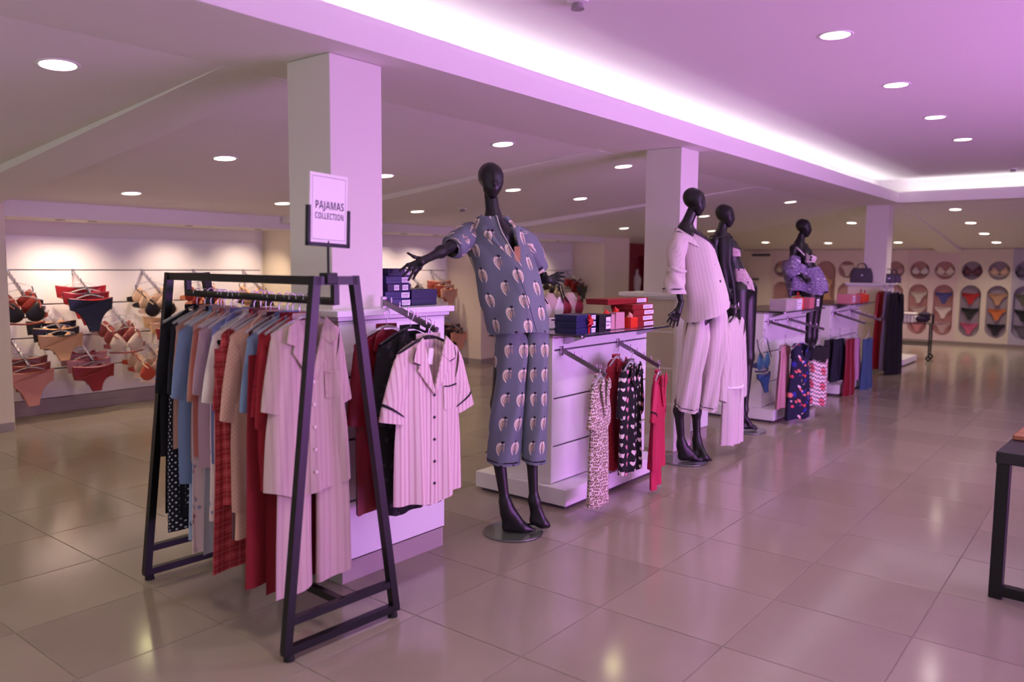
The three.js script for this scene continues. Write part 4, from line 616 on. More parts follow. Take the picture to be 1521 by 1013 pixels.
{ // ---- mannequin 1: grey blue printed pajamas, one arm stretched out
  const base = V3(-2.401, 0, -3.087), f = figure(base), { J } = f;
  const g = thing('mannequin', 'black mannequin in grey blue printed pajamas with one arm stretched out', 'mannequin', [0, 0, 0], 0, 'mannequins along the aisle');
  const body = fieldMesh(f.bones([
    [[728, 284], [733, 322], 0.031, 0.036], [[733, 325], [738, 352], 0.04, 0.075], [[702, 349], [768, 353, -0.02], 0.034, 0.032], [[738, 356], [752, 420], 0.085, 0.07], [[752, 420], [772, 478], 0.07, 0.09],
    [[700, 347], [682, 360, 0.1], 0.034, 0.03], [[682, 360, 0.1], [655, 374, 0.24], 0.03, 0.025], [[655, 374, 0.24], [633, 385, 0.36], 0.024, 0.017], [[770, 355, -0.04], [800, 396, -0.16], 0.032, 0.028], [[800, 396, -0.16], [806, 416, -0.08], 0.026, 0.018],
    [[760, 485], [744, 600], 0.075, 0.05], [[744, 600], [741, 680], 0.048, 0.034], [[741, 680], [750, 745], 0.034, 0.024], [[790, 485], [795, 600], 0.075, 0.048], [[795, 600], [790, 680], 0.046, 0.03], [[790, 680], [793, 742], 0.03, 0.022],
    [[750, 745], [752, 779], 0.026, 0.021], [[753, 750], [776, 781], 0.026, 0.021], [[752, 784], [776, 786], 0.018, 0.017], [[776, 785], [793, 788], 0.019, 0.011], [[752, 760], [764, 778], 0.026, 0.024],
    [[793, 742], [793, 768], 0.024, 0.019], [[795, 746], [807, 775], 0.023, 0.019], [[793, 774], [806, 778], 0.017, 0.016], [[806, 778], [815, 781], 0.017, 0.01]]), 0.0115, 0.028);
  const head = headGeo(J(729, 269), TOW.clone().multiplyScalar(0.95).addScaledVector(RGT, 0.28), 0.93);
  const hl = handGeo(J(636, 383, 0.35), J(625, 389, 0.4), [J(606, 376, 0.42), J(594, 402, 0.42), J(599, 410, 0.43), J(607, 416, 0.43), J(614, 414, 0.41)], 0.9);
  const hr = handGeo(J(805, 417, -0.08), J(814, 416, -0.06), [J(811, 405, -0.06), J(837, 405, -0.06), J(839, 411, -0.05), J(838, 418, -0.05), J(832, 423, -0.05)], 0.9);
  part('body', [body, head, hl, hr], M.mannequin, g);
  // shirt
  const rows = [[322, 700, 770, 0.06, 0.0], [345, 688, 780, 0.085], [370, 692, 788, 0.11], [400, 702, 797, 0.118], [430, 709, 805, 0.115], [460, 716, 811, 0.118], [498, 726, 815, 0.125]];
  const al = 0.5, top = ph => { const d = V_(ph, al), s = Math.abs(Math.sin(ph)); const sh = s > 0.36 ? lerp(323, Math.sin(ph) > 0 ? 340 : 345, (s - 0.36) / 0.64) : 322; if (d < 0.42) return Math.max(sh, lerp(396, 326, d / 0.42)); return sh; };
  const shirt = part('pajama_shirt', [f.drape(rows, top, ph => 497 - 6 * Math.cos(ph - 0.4), { k: 5, around: 0.86, fold: 0.009 }), f.pipe([[704, 346, 0, 0.058], [690, 353, 0.05, 0.066], [678, 363, 0.1, 0.058], [672, 367, 0.13, 0.05]]), f.pipe([[750, 348, 0.0, 0.02], [766, 349, -0.01, 0.05], [777, 358, -0.03, 0.066], [788, 378, -0.08, 0.068], [798, 400, -0.12, 0.062]])], F.motif, g);
  part('rolled_cuff', [f.pipe([[682, 360, 0.08, 0.062], [677, 364, 0.11, 0.066], [672, 368, 0.135, 0.06], [670, 369, 0.145, 0.042]], { fold: 0.04 })], F.motif, shirt);
  const strip = (pts, r) => tube(pts.map(p => J(...p)), r, 16, 6);
  for (const k of [0, 1]) part('collar', grid(10, 5, (u, v) => { const a = k ? [[746, 319, 0.06], [762, 336, 0.1], [770, 366, 0.13]] : [[716, 318, 0.05], [722, 335, 0.11], [757, 382, 0.135]], b = k ? [[757, 322, 0.06], [772, 343, 0.1], [774, 366, 0.12]] : [[704, 326, 0.05], [708, 342, 0.1], [752, 376, 0.14]]; const q = u * 2, i = Math.min(1, Math.floor(q)), t = q - i, A = a[i].map((w, j) => lerp(w, a[i + 1][j], t)), B = b[i].map((w, j) => lerp(w, b[i + 1][j], t)); const e = A.map((w, j) => lerp(w, B[j], v * (1 - 0.25 * Math.abs(u - 0.5)))); const p = J(e[0], e[1], e[2] + 0.006 + 0.006 * Math.sin(v * 3.1)); return [p.x, p.y, p.z, p.x * 1.2, p.y]; }), F.motif, shirt);
  part('piping', [f.rim(rows, top, 0.02, al, 0.003)], plain(0xd8d2cf), shirt, 'pale piping along the neckline');
  part('placket_edge', [strip([[765, 396, 0.138], [782, 440, 0.135], [797, 492, 0.13]], 0.002)], plain(0x4c5564), shirt);
  part('hanging_tag', grid(2, 3, (u, v) => { const p = J(lerp(764, 773, u), lerp(389, 366, v), 0.11); return [p.x, p.y, p.z]; }), std(0xc98f72, 0.6), g, 'small orange tag inside the neckline');
  const legL = f.drape([[470, 730, 790, 0.1], [520, 737, 786, 0.095], [580, 731, 784, 0.09], [640, 725, 777, 0.085], [684, 722, 771, 0.085]], () => 470, ph => 683 + 4 * Math.cos(ph) + 3 * Math.sin(ph), { k: 5, fold: 0.005, around: 0.41, foldTop: true });
  const legR = f.drape([[470, 770, 814, 0.1, -0.02], [520, 776, 815, 0.09, -0.02], [600, 778, 814, 0.085, -0.02], [684, 774, 810, 0.085, -0.02]], () => 470, ph => 681 + 4 * Math.cos(ph) + 3 * Math.sin(ph), { k: 5, fold: 0.004, around: 0.41, foldTop: true });
  const tr = part('pajama_trousers', [legL, legR], F.motif, g);
  for (const [c, hw, nr, y0] of [[746.5, 25.5, 0, 677], [792, 19, -0.02, 675]]) part('hem_piping', f.drape([[y0, c - hw, c + hw, 0.087, nr], [y0 + 3, c - hw, c + hw, 0.087, nr]], ph => y0 + 4 * Math.cos(ph) + 3 * Math.sin(ph), ph => y0 + 2 + 4 * Math.cos(ph) + 3 * Math.sin(ph), { nv: 1, fold: 0.003 }), plain(0x22222c), tr);
  discStand(g, V3(-2.4, 0, -3.07), 0.15);
}
{ // ---- mannequin 2: pale striped pajamas, turned to the aisle
  const base = V3(-2.375, 0, -4.975), f = figure(base), { J } = f;
  const g = thing('mannequin', 'black mannequin in pale pink striped pajamas turned towards the aisle', 'mannequin', [0, 0, 0], 0, 'mannequins along the aisle');
  const face = RGT.clone().multiplyScalar(0.92).addScaledVector(TOW, 0.4);
  const body = fieldMesh(f.bones([
    [[1029, 312], [1017, 340], 0.036, 0.04], [[1017, 342], [1024, 362], 0.05, 0.085], [[1021, 345], [1037, 362, 0.02], 0.05, 0.062], [[1008, 352, 0.1], [1035, 350, -0.12], 0.038, 0.038], [[1025, 365], [1038, 410], 0.09, 0.08], [[1038, 410], [1052, 455], 0.08, 0.1],
    [[1007, 353, 0.1], [1003, 410, 0.12], 0.036, 0.03], [[1003, 410, 0.12], [1012, 450, 0.14], 0.028, 0.018],
    [[1040, 462, 0.05], [1025, 540, 0.05], 0.08, 0.056], [[1025, 540, 0.05], [1008, 610, 0.04], 0.054, 0.034], [[1008, 610, 0.04], [1012, 657, 0.02], 0.034, 0.024], [[1058, 462, -0.06], [1050, 540, -0.06], 0.08, 0.055], [[1050, 540, -0.06], [1034, 612, -0.06], 0.052, 0.032], [[1034, 612, -0.06], [1035, 652, -0.06], 0.032, 0.024],
    [[1012, 657, 0.02], [1012, 676, 0.02], 0.027, 0.022], [[1014, 660, 0.02], [1030, 677, 0.02], 0.026, 0.022], [[1012, 680, 0.02], [1030, 681, 0.02], 0.018, 0.018], [[1030, 681, 0.02], [1042, 684, 0.02], 0.018, 0.011], [[1012, 665, 0.02], [1020, 676, 0.02], 0.026, 0.024],
    [[1035, 652, -0.06], [1033, 671, -0.04], 0.027, 0.022], [[1036, 656, -0.06], [1047, 676, 0], 0.026, 0.02], [[1034, 676, -0.04], [1047, 680, 0], 0.018, 0.017], [[1047, 680, 0], [1056, 683, 0], 0.017, 0.011]]), 0.0115, 0.028);
  part('body', [body, headGeo(J(1030, 300), face, 0.98, 0.05), handGeo(J(1012, 448, 0.14), J(1007, 464, 0.15), [J(993, 468, 0.17), J(991, 478, 0.15), J(994, 484, 0.15), J(1000, 486, 0.15), J(1006, 484, 0.14)], 1.0)], M.mannequin, g);
  const rows = [[338, 1003, 1046, 0.11], [350, 1001, 1054, 0.14], [380, 1005, 1063, 0.15], [410, 1010, 1071, 0.15], [440, 1013, 1079, 0.17], [478, 1014, 1084, 0.18]];
  const al = 1.05, top = ph => { const d = V_(ph, al); const sh = lerp(338, 352, Math.pow(Math.abs(Math.cos(ph)), 2)); return d < 1.35 ? Math.max(d < 1.2 ? 340 : sh, lerp(369, 342, d / 1.35)) : ph > 1.6 && ph < 3.3 ? 350 : sh; };
  const sh = part('pajama_shirt', [f.drape(rows, top, ph => 463 - 13 * Math.sin(ph) + 7 * Math.cos(ph), { k: 6, around: 0.9, fold: 0.006 }), f.pipe([[1012, 351, 0.1, 0.062], [1005, 372, 0.13, 0.066], [1004, 402, 0.15, 0.056]]), f.pipe([[1004, 401, 0.15, 0.056], [1002, 418, 0.155, 0.068], [1001, 436, 0.155, 0.076]], { fold: 0.08 })], F.ivoryStripe, g);
  part('sleeve_gather', f.pipe([[1005, 397, 0.15, 0.06], [1004, 402, 0.15, 0.068], [1003.5, 407, 0.15, 0.06]], { fold: 0.12, n: 6 }), F.ivoryStripe, sh);
  const line = (pts, r) => tube(pts.map(p => J(...p)), r, 18, 6);
  part('collar_piping', f.rim(rows, top, -1.2, al, 0.0045), plain(0x3a2c40), sh, 'dark piping along the collar');
  part('collar', grid(10, 4, (u, v) => { const a = [[1006, 338, 0.1], [1026, 350, 0.14], [1043, 366, 0.125]], b = [[1002, 345, 0.1], [1018, 357, 0.155], [1042, 369, 0.14]], q = u * 2, i = Math.min(1, Math.floor(q)), t = q - i; const e = a[i].map((w, j) => lerp(lerp(w, a[i + 1][j], t), lerp(b[i][j], b[i + 1][j], t), v)); const p = J(e[0], e[1], e[2] + 0.006); return [p.x, p.y, p.z, p.x, p.y]; }), F.ivoryStripe, sh);
  part('placket_piping', line([[1045, 366, 0.125], [1060, 398, 0.11], [1072, 430, 0.1], [1080, 446, 0.09]], 0.003), plain(0x4a3c50), sh);
  for (const [x, y, n] of [[1047, 366, 0.13], [1060, 393, 0.12], [1069, 418, 0.115]]) { const b = part('button', new THREE.SphereGeometry(0.011, 10, 8), std(0x1a1420, 0.4), sh); b.position.copy(J(x, y, n)); }
  part('cuff_piping', f.pipe([[1001.8, 428, 0.155, 0.0745], [1001.7, 430, 0.155, 0.0755]], { fold: 0.08, n: 2 }), plain(0x4a3c50), sh);
  const A = f.drape([[445, 1024, 1050, 0.08, 0.01], [470, 1021, 1051, 0.1, 0.02], [500, 1016, 1052, 0.12, 0.04], [550, 1010, 1043, 0.11, 0.05], [610, 1003, 1034, 0.105, 0.05]], () => 446, ph => 606 + 3 * Math.sin(ph) + 4 * Math.cos(ph), { k: 6, fold: 0.008, around: 0.5, foldTop: true });
  const B = f.drape([[440, 1036, 1072, 0.09, -0.05], [470, 1038, 1079, 0.115, -0.06], [500, 1040, 1079, 0.12, -0.06], [550, 1040, 1071, 0.11, -0.06], [610, 1034, 1061, 0.105, -0.06]], () => 441, ph => 604 + 3 * Math.sin(ph) + 4 * Math.cos(ph), { k: 6, fold: 0.008, around: 0.5, foldTop: true });
  const tr = part('pajama_trousers', [A, B], F.ivoryStripe, g);
  for (const [c, hw, nr, y0] of [[1018.7, 16, 0.05, 600], [1048, 14, -0.06, 598]]) part('hem_piping', f.drape([[y0, c - hw, c + hw, 0.108, nr], [y0 + 3, c - hw, c + hw, 0.108, nr]], ph => y0 + 3 * Math.sin(ph) + 4 * Math.cos(ph), ph => y0 + 1.6 + 3 * Math.sin(ph) + 4 * Math.cos(ph), { nv: 1, fold: 0.007, k: 6 }), plain(0x4a3c50), tr);
  discStand(g, V3(-2.4, 0, -5.0), 0.165);
}
{ // ---- mannequin 3: floral bra top and shorts with black robe
  const base = V3(-2.47, 0, -6.27), f = figure(base), { J } = f;
  const g = thing('mannequin', 'black mannequin in black robe and floral shorts behind the striped one', 'mannequin', [0, 0, 0], 0, 'mannequins along the aisle');
  const body = fieldMesh(f.bones([
    [[1075, 331], [1070, 350], 0.036, 0.042], [[1070, 352], [1078, 368], 0.055, 0.09], [[1062, 357, 0.08], [1080, 353, -0.12], 0.04, 0.04], [[1079, 370], [1089, 398], 0.088, 0.072], [[1089, 398], [1099, 425], 0.075, 0.105],
    [[1061, 357, 0.08], [1062, 400, 0.12], 0.036, 0.03], [[1062, 400, 0.12], [1078, 425, 0.16], 0.028, 0.02], [[1086, 375, 0.04], [1092, 374, 0.04], 0.04, 0.035], [[1090, 373, -0.08], [1095, 373, -0.08], 0.04, 0.035],
    [[1096, 432, 0.05], [1098, 530, 0.06], 0.09, 0.058], [[1098, 530, 0.06], [1101, 612, 0.04], 0.054, 0.026], [[1108, 430, -0.06], [1110, 530, -0.06], 0.09, 0.056], [[1110, 530, -0.06], [1106, 608, -0.06], 0.052, 0.026],
    [[1101, 612, 0.04], [1101, 630, 0.04], 0.028, 0.022], [[1103, 615, 0.04], [1114, 630, 0.04], 0.026, 0.02], [[1101, 634, 0.04], [1124, 636, 0.04], 0.018, 0.012], [[1106, 608, -0.06], [1107, 628, -0.04], 0.028, 0.02], [[1107, 628, -0.04], [1122, 634, -0.02], 0.02, 0.014]]), 0.012, 0.03);
  part('body', [body, headGeo(J(1076, 321), RGT.clone().multiplyScalar(0.9).addScaledVector(TOW, 0.42), 0.98), handGeo(J(1078, 425, 0.16), J(1082, 433, 0.16), [J(1087, 430, 0.17), J(1087, 442, 0.16), J(1084, 445, 0.16), J(1081, 446, 0.15), J(1078, 444, 0.14)])], M.mannequin, g);
  part('bra_top', [f.drape([[366, 1075, 1097, 0.11], [382, 1078, 1099, 0.1]], ph => 366 + 6 * Math.abs(Math.cos(ph - 1.1)), () => 381, { fold: 0.002, around: 0.6, nv: 6 })], F.tropic, g);
  part('robe', [f.drape([[350, 1056, 1086, 0.12], [362, 1054, 1088, 0.145], [390, 1058, 1086, 0.15], [420, 1066, 1092, 0.15], [480, 1070, 1098, 0.15]], ph => 351 + 3 * Math.cos(ph), ph => (V_(ph, 1.45) < 0.75 ? 392 : 478), { k: 7, fold: 0.012, nv: 26 })], satinCloth(0x131019), g, 'black satin robe');
  part('shorts', [f.drape([[398, 1084, 1104, 0.1], [415, 1085, 1114, 0.118], [436, 1088, 1119, 0.115]], () => 399, ph => 434 - 5 * Math.cos(ph), { k: 6, fold: 0.006, around: 0.8 })], F.tropic, g, 'floral print shorts');
  discStand(g, V3(-2.46, 0, -6.28), 0.16);
}
{ // ---- mannequin 4: pale bra with lilac patterned robe slipped to the hips
  const base = V3(-2.62, 0, -8.3), f = figure(base), { J } = f;
  const g = thing('mannequin', 'black mannequin in pale bra with lilac patterned robe slipped to the hips', 'mannequin', [0, 0, 0], 0, 'mannequins along the aisle');
  const body = fieldMesh(f.bones([
    [[1191, 349], [1187, 362], 0.036, 0.042], [[1187, 364], [1192, 377], 0.055, 0.09], [[1180, 369, 0.08], [1195, 366, -0.12], 0.04, 0.04], [[1193, 379], [1200, 399], 0.088, 0.074], [[1200, 399], [1207, 420], 0.076, 0.105], [[1201, 383, 0.04], [1204, 383, 0.04], 0.045, 0.035], [[1204, 382, -0.08], [1207, 382, -0.08], 0.045, 0.035],
    [[1179, 369, 0.08], [1176, 398, 0.14], 0.036, 0.03], [[1176, 398, 0.14], [1192, 410, 0.22], 0.028, 0.02],
    [[1204, 425, 0.05], [1199, 500, 0.05], 0.09, 0.056], [[1199, 500, 0.05], [1192, 555, 0.03], 0.054, 0.028], [[1212, 424, -0.06], [1206, 500, -0.06], 0.09, 0.056], [[1206, 500, -0.06], [1202, 553, -0.06], 0.052, 0.028],
    [[1192, 555, 0.03], [1192, 566, 0.03], 0.028, 0.022], [[1193, 558, 0.03], [1204, 568, 0.03], 0.026, 0.018], [[1192, 570, 0.03], [1206, 571, 0.03], 0.018, 0.012], [[1202, 553, -0.06], [1202, 566, -0.04], 0.028, 0.02], [[1202, 566, -0.04], [1213, 571, -0.02], 0.02, 0.014]]), 0.012, 0.03);
  part('body', [body, headGeo(J(1193, 339), RGT.clone().multiplyScalar(0.9).addScaledVector(TOW, 0.4), 0.98), handGeo(J(1192, 410, 0.22), J(1196, 414, 0.22), [J(1199, 409, 0.23), J(1204, 415, 0.22), J(1204, 418, 0.22), J(1202, 421, 0.22), J(1199, 422, 0.21)])], M.mannequin, g);
  part('bra', [f.drape([[376, 1188, 1208, 0.115], [384, 1188, 1211, 0.125], [391, 1190, 1208, 0.105]], ph => 376 + 5 * Math.abs(Math.cos(ph - 1.0)) + (V_(ph, -1.6) < 1 ? 9 : 0), () => 390, { fold: 0.002, around: 0.6, nv: 6 }), tube([J(1181, 366, 0.1), J(1187, 371, 0.14), J(1195, 379, 0.13)], 0.008, 8, 5)], plain(0xe6d6d8), g, 'pale pink bra');
  for (const [x, y] of [[1203, 378], [1205, 382], [1204, 386]]) { const b = part('bow', new THREE.SphereGeometry(0.012, 8, 6), plain(0x2a2030), g); b.position.copy(J(x, y, 0.14)); }
  part('robe', [f.pipe([[1181, 384, 0.1, 0.055], [1177, 394, 0.14, 0.075], [1176, 405, 0.16, 0.085], [1180, 412, 0.18, 0.07]], { fold: 0.12 }), f.drape([[386, 1172, 1206, 0.13], [400, 1169, 1213, 0.17], [420, 1170, 1222, 0.18], [444, 1174, 1226, 0.16]], ph => 394 - 8 * Math.sin(ph) * (Math.sin(ph) < 0 ? -1 : 0.3) - (Math.sin(ph) < 0 ? 0 : -4), ph => 438 - 5 * Math.cos(ph) + 4 * Math.sin(ph * 3 + 1), { k: 5, fold: 0.032, around: 1.1, foldTop: true, ns: 72 })], F.paisley, g, 'lilac patterned satin robe');
  discStand(g, base, 0.16);
}
// ================================================================ boxes and bags on the units
function carton(label, group, c, w, h, d, mat, o = {}) { // c: centre of the base; long side along the aisle (z) = w, depth towards the wall (x) = d
  const g = thing('gift_box', label, 'box', c, o.turn ?? 0, group);
  part('tray', rbox(-d / 2 + 0.002, d / 2 - 0.002, 0, h * 0.55, -w / 2 + 0.002, w / 2 - 0.002, 0.002), mat, g); part('lid', rbox(-d / 2, d / 2, h * 0.42, h, -w / 2, w / 2, 0.002), mat, g);
  if (o.label) for (const [z, lw] of o.label) part('paper_label', box(d / 2, d / 2 + 0.001, h * 0.16, h * 0.84, z - lw / 2, z + lw / 2), labelMat(o.ink ?? 0), g, 'white printed label');
  return g;
}
const labelMats = []; function labelMat(k) { return labelMats[k] ??= new THREE.MeshStandardMaterial({ roughness: 0.6, map: canvasTex(128, 64, (x, w, h) => { x.fillStyle = '#efeaf4'; x.fillRect(0, 0, w, h); const r = rng(k + 5); x.fillStyle = '#3a3550'; for (let i = 0; i < 6; i++) x.fillRect(10 + i * 18, 16 + r() * 8, 12, 10); x.fillRect(10, 42, w * 0.7, 5); }) }); }
{
  const navy = std(0x232a63, 0.3), navy2 = std(0x1a1f4a, 0.35), plum = std(0x2c2050, 0.35), G = 'navy boxes on the cabinet ledge';
  const L = [[navy, 'bottom navy box of the stack on the cabinet ledge'], [navy, 'second navy box of the stack on the cabinet ledge'], [plum, 'middle plum coloured box of the stack on the cabinet ledge'], [navy, 'fourth navy box of the stack on the cabinet ledge'], [navy2, 'topmost dark navy box of the stack on the cabinet ledge']];
  L.forEach(([m, l], i) => carton(l, G, [-2.68, 1.163 + i * 0.0345, -2.475 + (i % 2) * 0.006 - i * 0.002], 0.155 - i * 0.004, 0.034, 0.16, m, { label: i === 2 ? [[0.02, 0.03], [-0.035, 0.035]] : [[-0.045, i === 4 ? 0.03 : 0.05]], ink: i, turn: 0.02 * (i % 3 - 1) }));
  carton('single long navy box lying beside the stack on the ledge', G, [-2.69, 1.163, -2.655], 0.17, 0.075, 0.15, navy2, {});
}
{
  const G = 'boxes on the first glass shelf', y = 0.976, x = -2.46, navy = std(0x20255a, 0.35), dark = std(0x15161f, 0.4), red = std(0x8e1a1c, 0.4), pink = std(0xcf9aa6, 0.5);
  for (let i = 0; i < 3; i++) carton(['bottom', 'middle', 'topmost'][i] + ' navy box of the ribboned stack on the glass shelf', G, [x, y + i * 0.036, -3.7], 0.2, 0.035, 0.15, navy, { label: [[-0.07, 0.04]], ink: i });
  { const g = thing('ribbon_bow', 'red ribbon bow tied round the navy boxes on the glass shelf', 'ribbon', [x + 0.077, y, -3.72]); part('band', box(0, 0.002, 0.002, 0.108, -0.008, 0.008), std(0xc8101c, 0.35), g); part('loops', [0, 1, 2, 3, 4, 5].map(k => new THREE.ConeGeometry(0.014, 0.04, 6).rotateX(k * 1.05).translate(0.012, 0.066 + Math.cos(k * 1.05) * 0.018, Math.sin(k * 1.05) * 0.018)), std(0xc8101c, 0.35), g); }
  carton('black box between the navy stack and the pink gift bags', G, [x, y, -3.9], 0.13, 0.1, 0.15, dark, { label: [[-0.03, 0.05]], ink: 4 });
  const giftBag = (z, xx, yy, w, h, mat, label, ribbon) => { const g = thing('gift_bag', label, 'gift bag', [xx, yy, z], 0, 'gift bags on the glass shelves'); part('bag', extrude(poly([[-w / 2, 0], [w / 2, 0], [w * 0.46, h], [-w * 0.46, h]]), 0.06, 0.003).rotateY(Math.PI / 2).translate(-0.03, 0.003, 0), mat, g); part('ribbon', [0, 1, 2, 3].map(k => new THREE.ConeGeometry(0.016, 0.05, 5).rotateX(k * 1.6 + 0.5).translate(0.0, h + 0.008 + Math.cos(k * 1.6) * 0.012, Math.sin(k * 1.6) * 0.018)), ribbon, g); };
  const orange = std(0xe0341c, 0.4);
  giftBag(-4.03, x, y, 0.09, 0.085, pink, 'first pale pink gift bag beside the black box', orange); giftBag(-4.14, x, y, 0.1, 0.095, pink, 'second pale pink gift bag with red ribbon', orange); giftBag(-4.26, x + 0.03, y, 0.08, 0.06, orange, 'small orange red gift bag before the red boxes', std(0xe9b0a0, 0.5));
  const R = 'dark red boxes on the first display stand'; for (let i = 0; i < 5; i++) carton(['bottom', 'second', 'third', 'fourth', 'wide topmost'][i] + ' dark red box of the stack with white labels', R, [-2.5 + (i > 3 ? -0.06 : 0), y + i * 0.036, i === 4 ? -4.33 : -4.42 + (i % 2) * 0.015], i === 4 ? 0.5 : 0.26, 0.035, 0.16, red, { label: [[i === 4 ? -0.16 : -0.06, 0.12]], ink: i });
  // small bra busts standing on the stand
  const forms = [[-3.66, 0xc98a5a, 0x2a1a1c, 'peach bra on a white bust form atop the stand'], [-3.8, 0xd8d0c8, 0x15131a, 'silver and black bra on a bust form atop the stand'], [-3.95, 0x7a1420, 0x141a16, 'dark bra with red trim on a bust form atop the stand']];
  for (const [z0, c, s, l] of forms) { const z = -3.66 + (z0 + 3.66) * 1.45; const g = thing('bust_form', l, 'bust form', [-2.76, 0.976, z], Math.PI / 2, 'bust forms atop the first stand'); part('foot', rbox(-0.04, 0.04, 0, 0.05, -0.03, 0.03, 0.006), M.white, g); g.scale.setScalar(1.35); const b = new THREE.Group(); b.name = 'bra'; b.position.y = 0.19; b.scale.setScalar(0.62); b.position.z = 0.015; g.add(b); addBra(b, 0.3, satinCloth(c), plain(s), { drop: 0.12 }); part('torso', new THREE.LatheGeometry([[0.001, 0.05], [0.05, 0.05], [0.055, 0.1], [0.062, 0.14], [0.03, 0.17], [0.001, 0.172]].map(p => new THREE.Vector2(...p)), 20).scale(0.8, 0.92, 0.45), std(0xb9a795, 0.6), g); }
}
{
  const y = 0.976; const G = 'boxes on the second glass shelf', H3 = 'boxes on the third glass shelf';
  carton('pale grey box at the near end of the second glass shelf', G, [-2.44, y, -6.98], 0.26, 0.1, 0.15, std(0xb7a9ad, 0.5)); carton('white box with printed label on the second glass shelf', G, [-2.44, y, -7.2], 0.15, 0.1, 0.15, std(0xd8d0e2, 0.5), { label: [[0, 0.08]], ink: 1 });
  const bag = (z, c, l, h = 0.1, x = -2.44) => { const g = thing('gift_bag', l, 'gift bag', [x, y, z], 0, 'gift bags on the glass shelves'); part('bag', extrude(poly([[-0.06, 0], [0.06, 0], [0.05, h], [-0.05, h]]), 0.07, 0.003).rotateY(Math.PI / 2).translate(-0.035, 0.003, 0), std(c, 0.4), g); part('handle', tube([[0, h, -0.025], [0, h + 0.05, -0.012], [0, h + 0.05, 0.012], [0, h, 0.025]], 0.004, 10, 5), std(0xb01a1a, 0.5), g); };
  bag(-7.37, 0xe2451e, 'orange red gift bag between white and pink boxes'); carton('pink box beside the orange red gift bag', G, [-2.44, y, -7.55], 0.14, 0.1, 0.15, std(0xc8707e, 0.5)); carton('black and white box at the end of the second glass shelf', G, [-2.44, y, -7.72], 0.16, 0.1, 0.15, std(0x3a3640, 0.5), { label: [[0, 0.07]], ink: 2 });
  carton('near pink patterned box on the third glass shelf', H3, [-2.44, y, -8.95], 0.2, 0.1, 0.15, std(0xcf8288, 0.5), { label: [[0, 0.08]], ink: 3 }); carton('far pink patterned box on the third glass shelf', H3, [-2.46, y, -9.2], 0.2, 0.09, 0.15, std(0xc06a74, 0.5)); bag(-9.5, 0xe8482a, 'first orange gift bag near the far column', 0.09); bag(-9.66, 0xe0441f, 'second orange gift bag near the far column', 0.075);
}
{ // black handbags on the far column cabinet
  const bag = (x, z, w, h, l) => { const g = thing('handbag', l, 'bag', [x, 1.163, z], 0.35, 'black handbags on the far cabinet'); const s = new THREE.Shape(); s.moveTo(-w / 2, 0); s.lineTo(w / 2, 0); s.quadraticCurveTo(w * 0.55, h * 0.6, w * 0.38, h); s.lineTo(-w * 0.38, h); s.quadraticCurveTo(-w * 0.55, h * 0.6, -w / 2, 0); part('bag_body', extrude(s, 0.07, 0.008).translate(0, 0.008, -0.035), std(0x131015, 0.35), g); part('handle', tube([[-w * 0.25, h, 0], [-w * 0.15, h + 0.07, 0], [w * 0.15, h + 0.07, 0], [w * 0.25, h, 0]], 0.007, 14, 6), std(0x131015, 0.35), g); part('clasp', rbox(-0.015, 0.015, h * 0.5, h * 0.62, 0.04, 0.05, 0.003), M.chrome, g); };
  bag(-2.92, -11.36, 0.26, 0.18, 'larger rounded black handbag beside the far column'); bag(-2.61, -11.5, 0.16, 0.11, 'small black handbag beside the far column'); bag(-2.6, -11.74, 0.16, 0.1, 'flat black handbag at the far edge of the cabinet ledge');
}
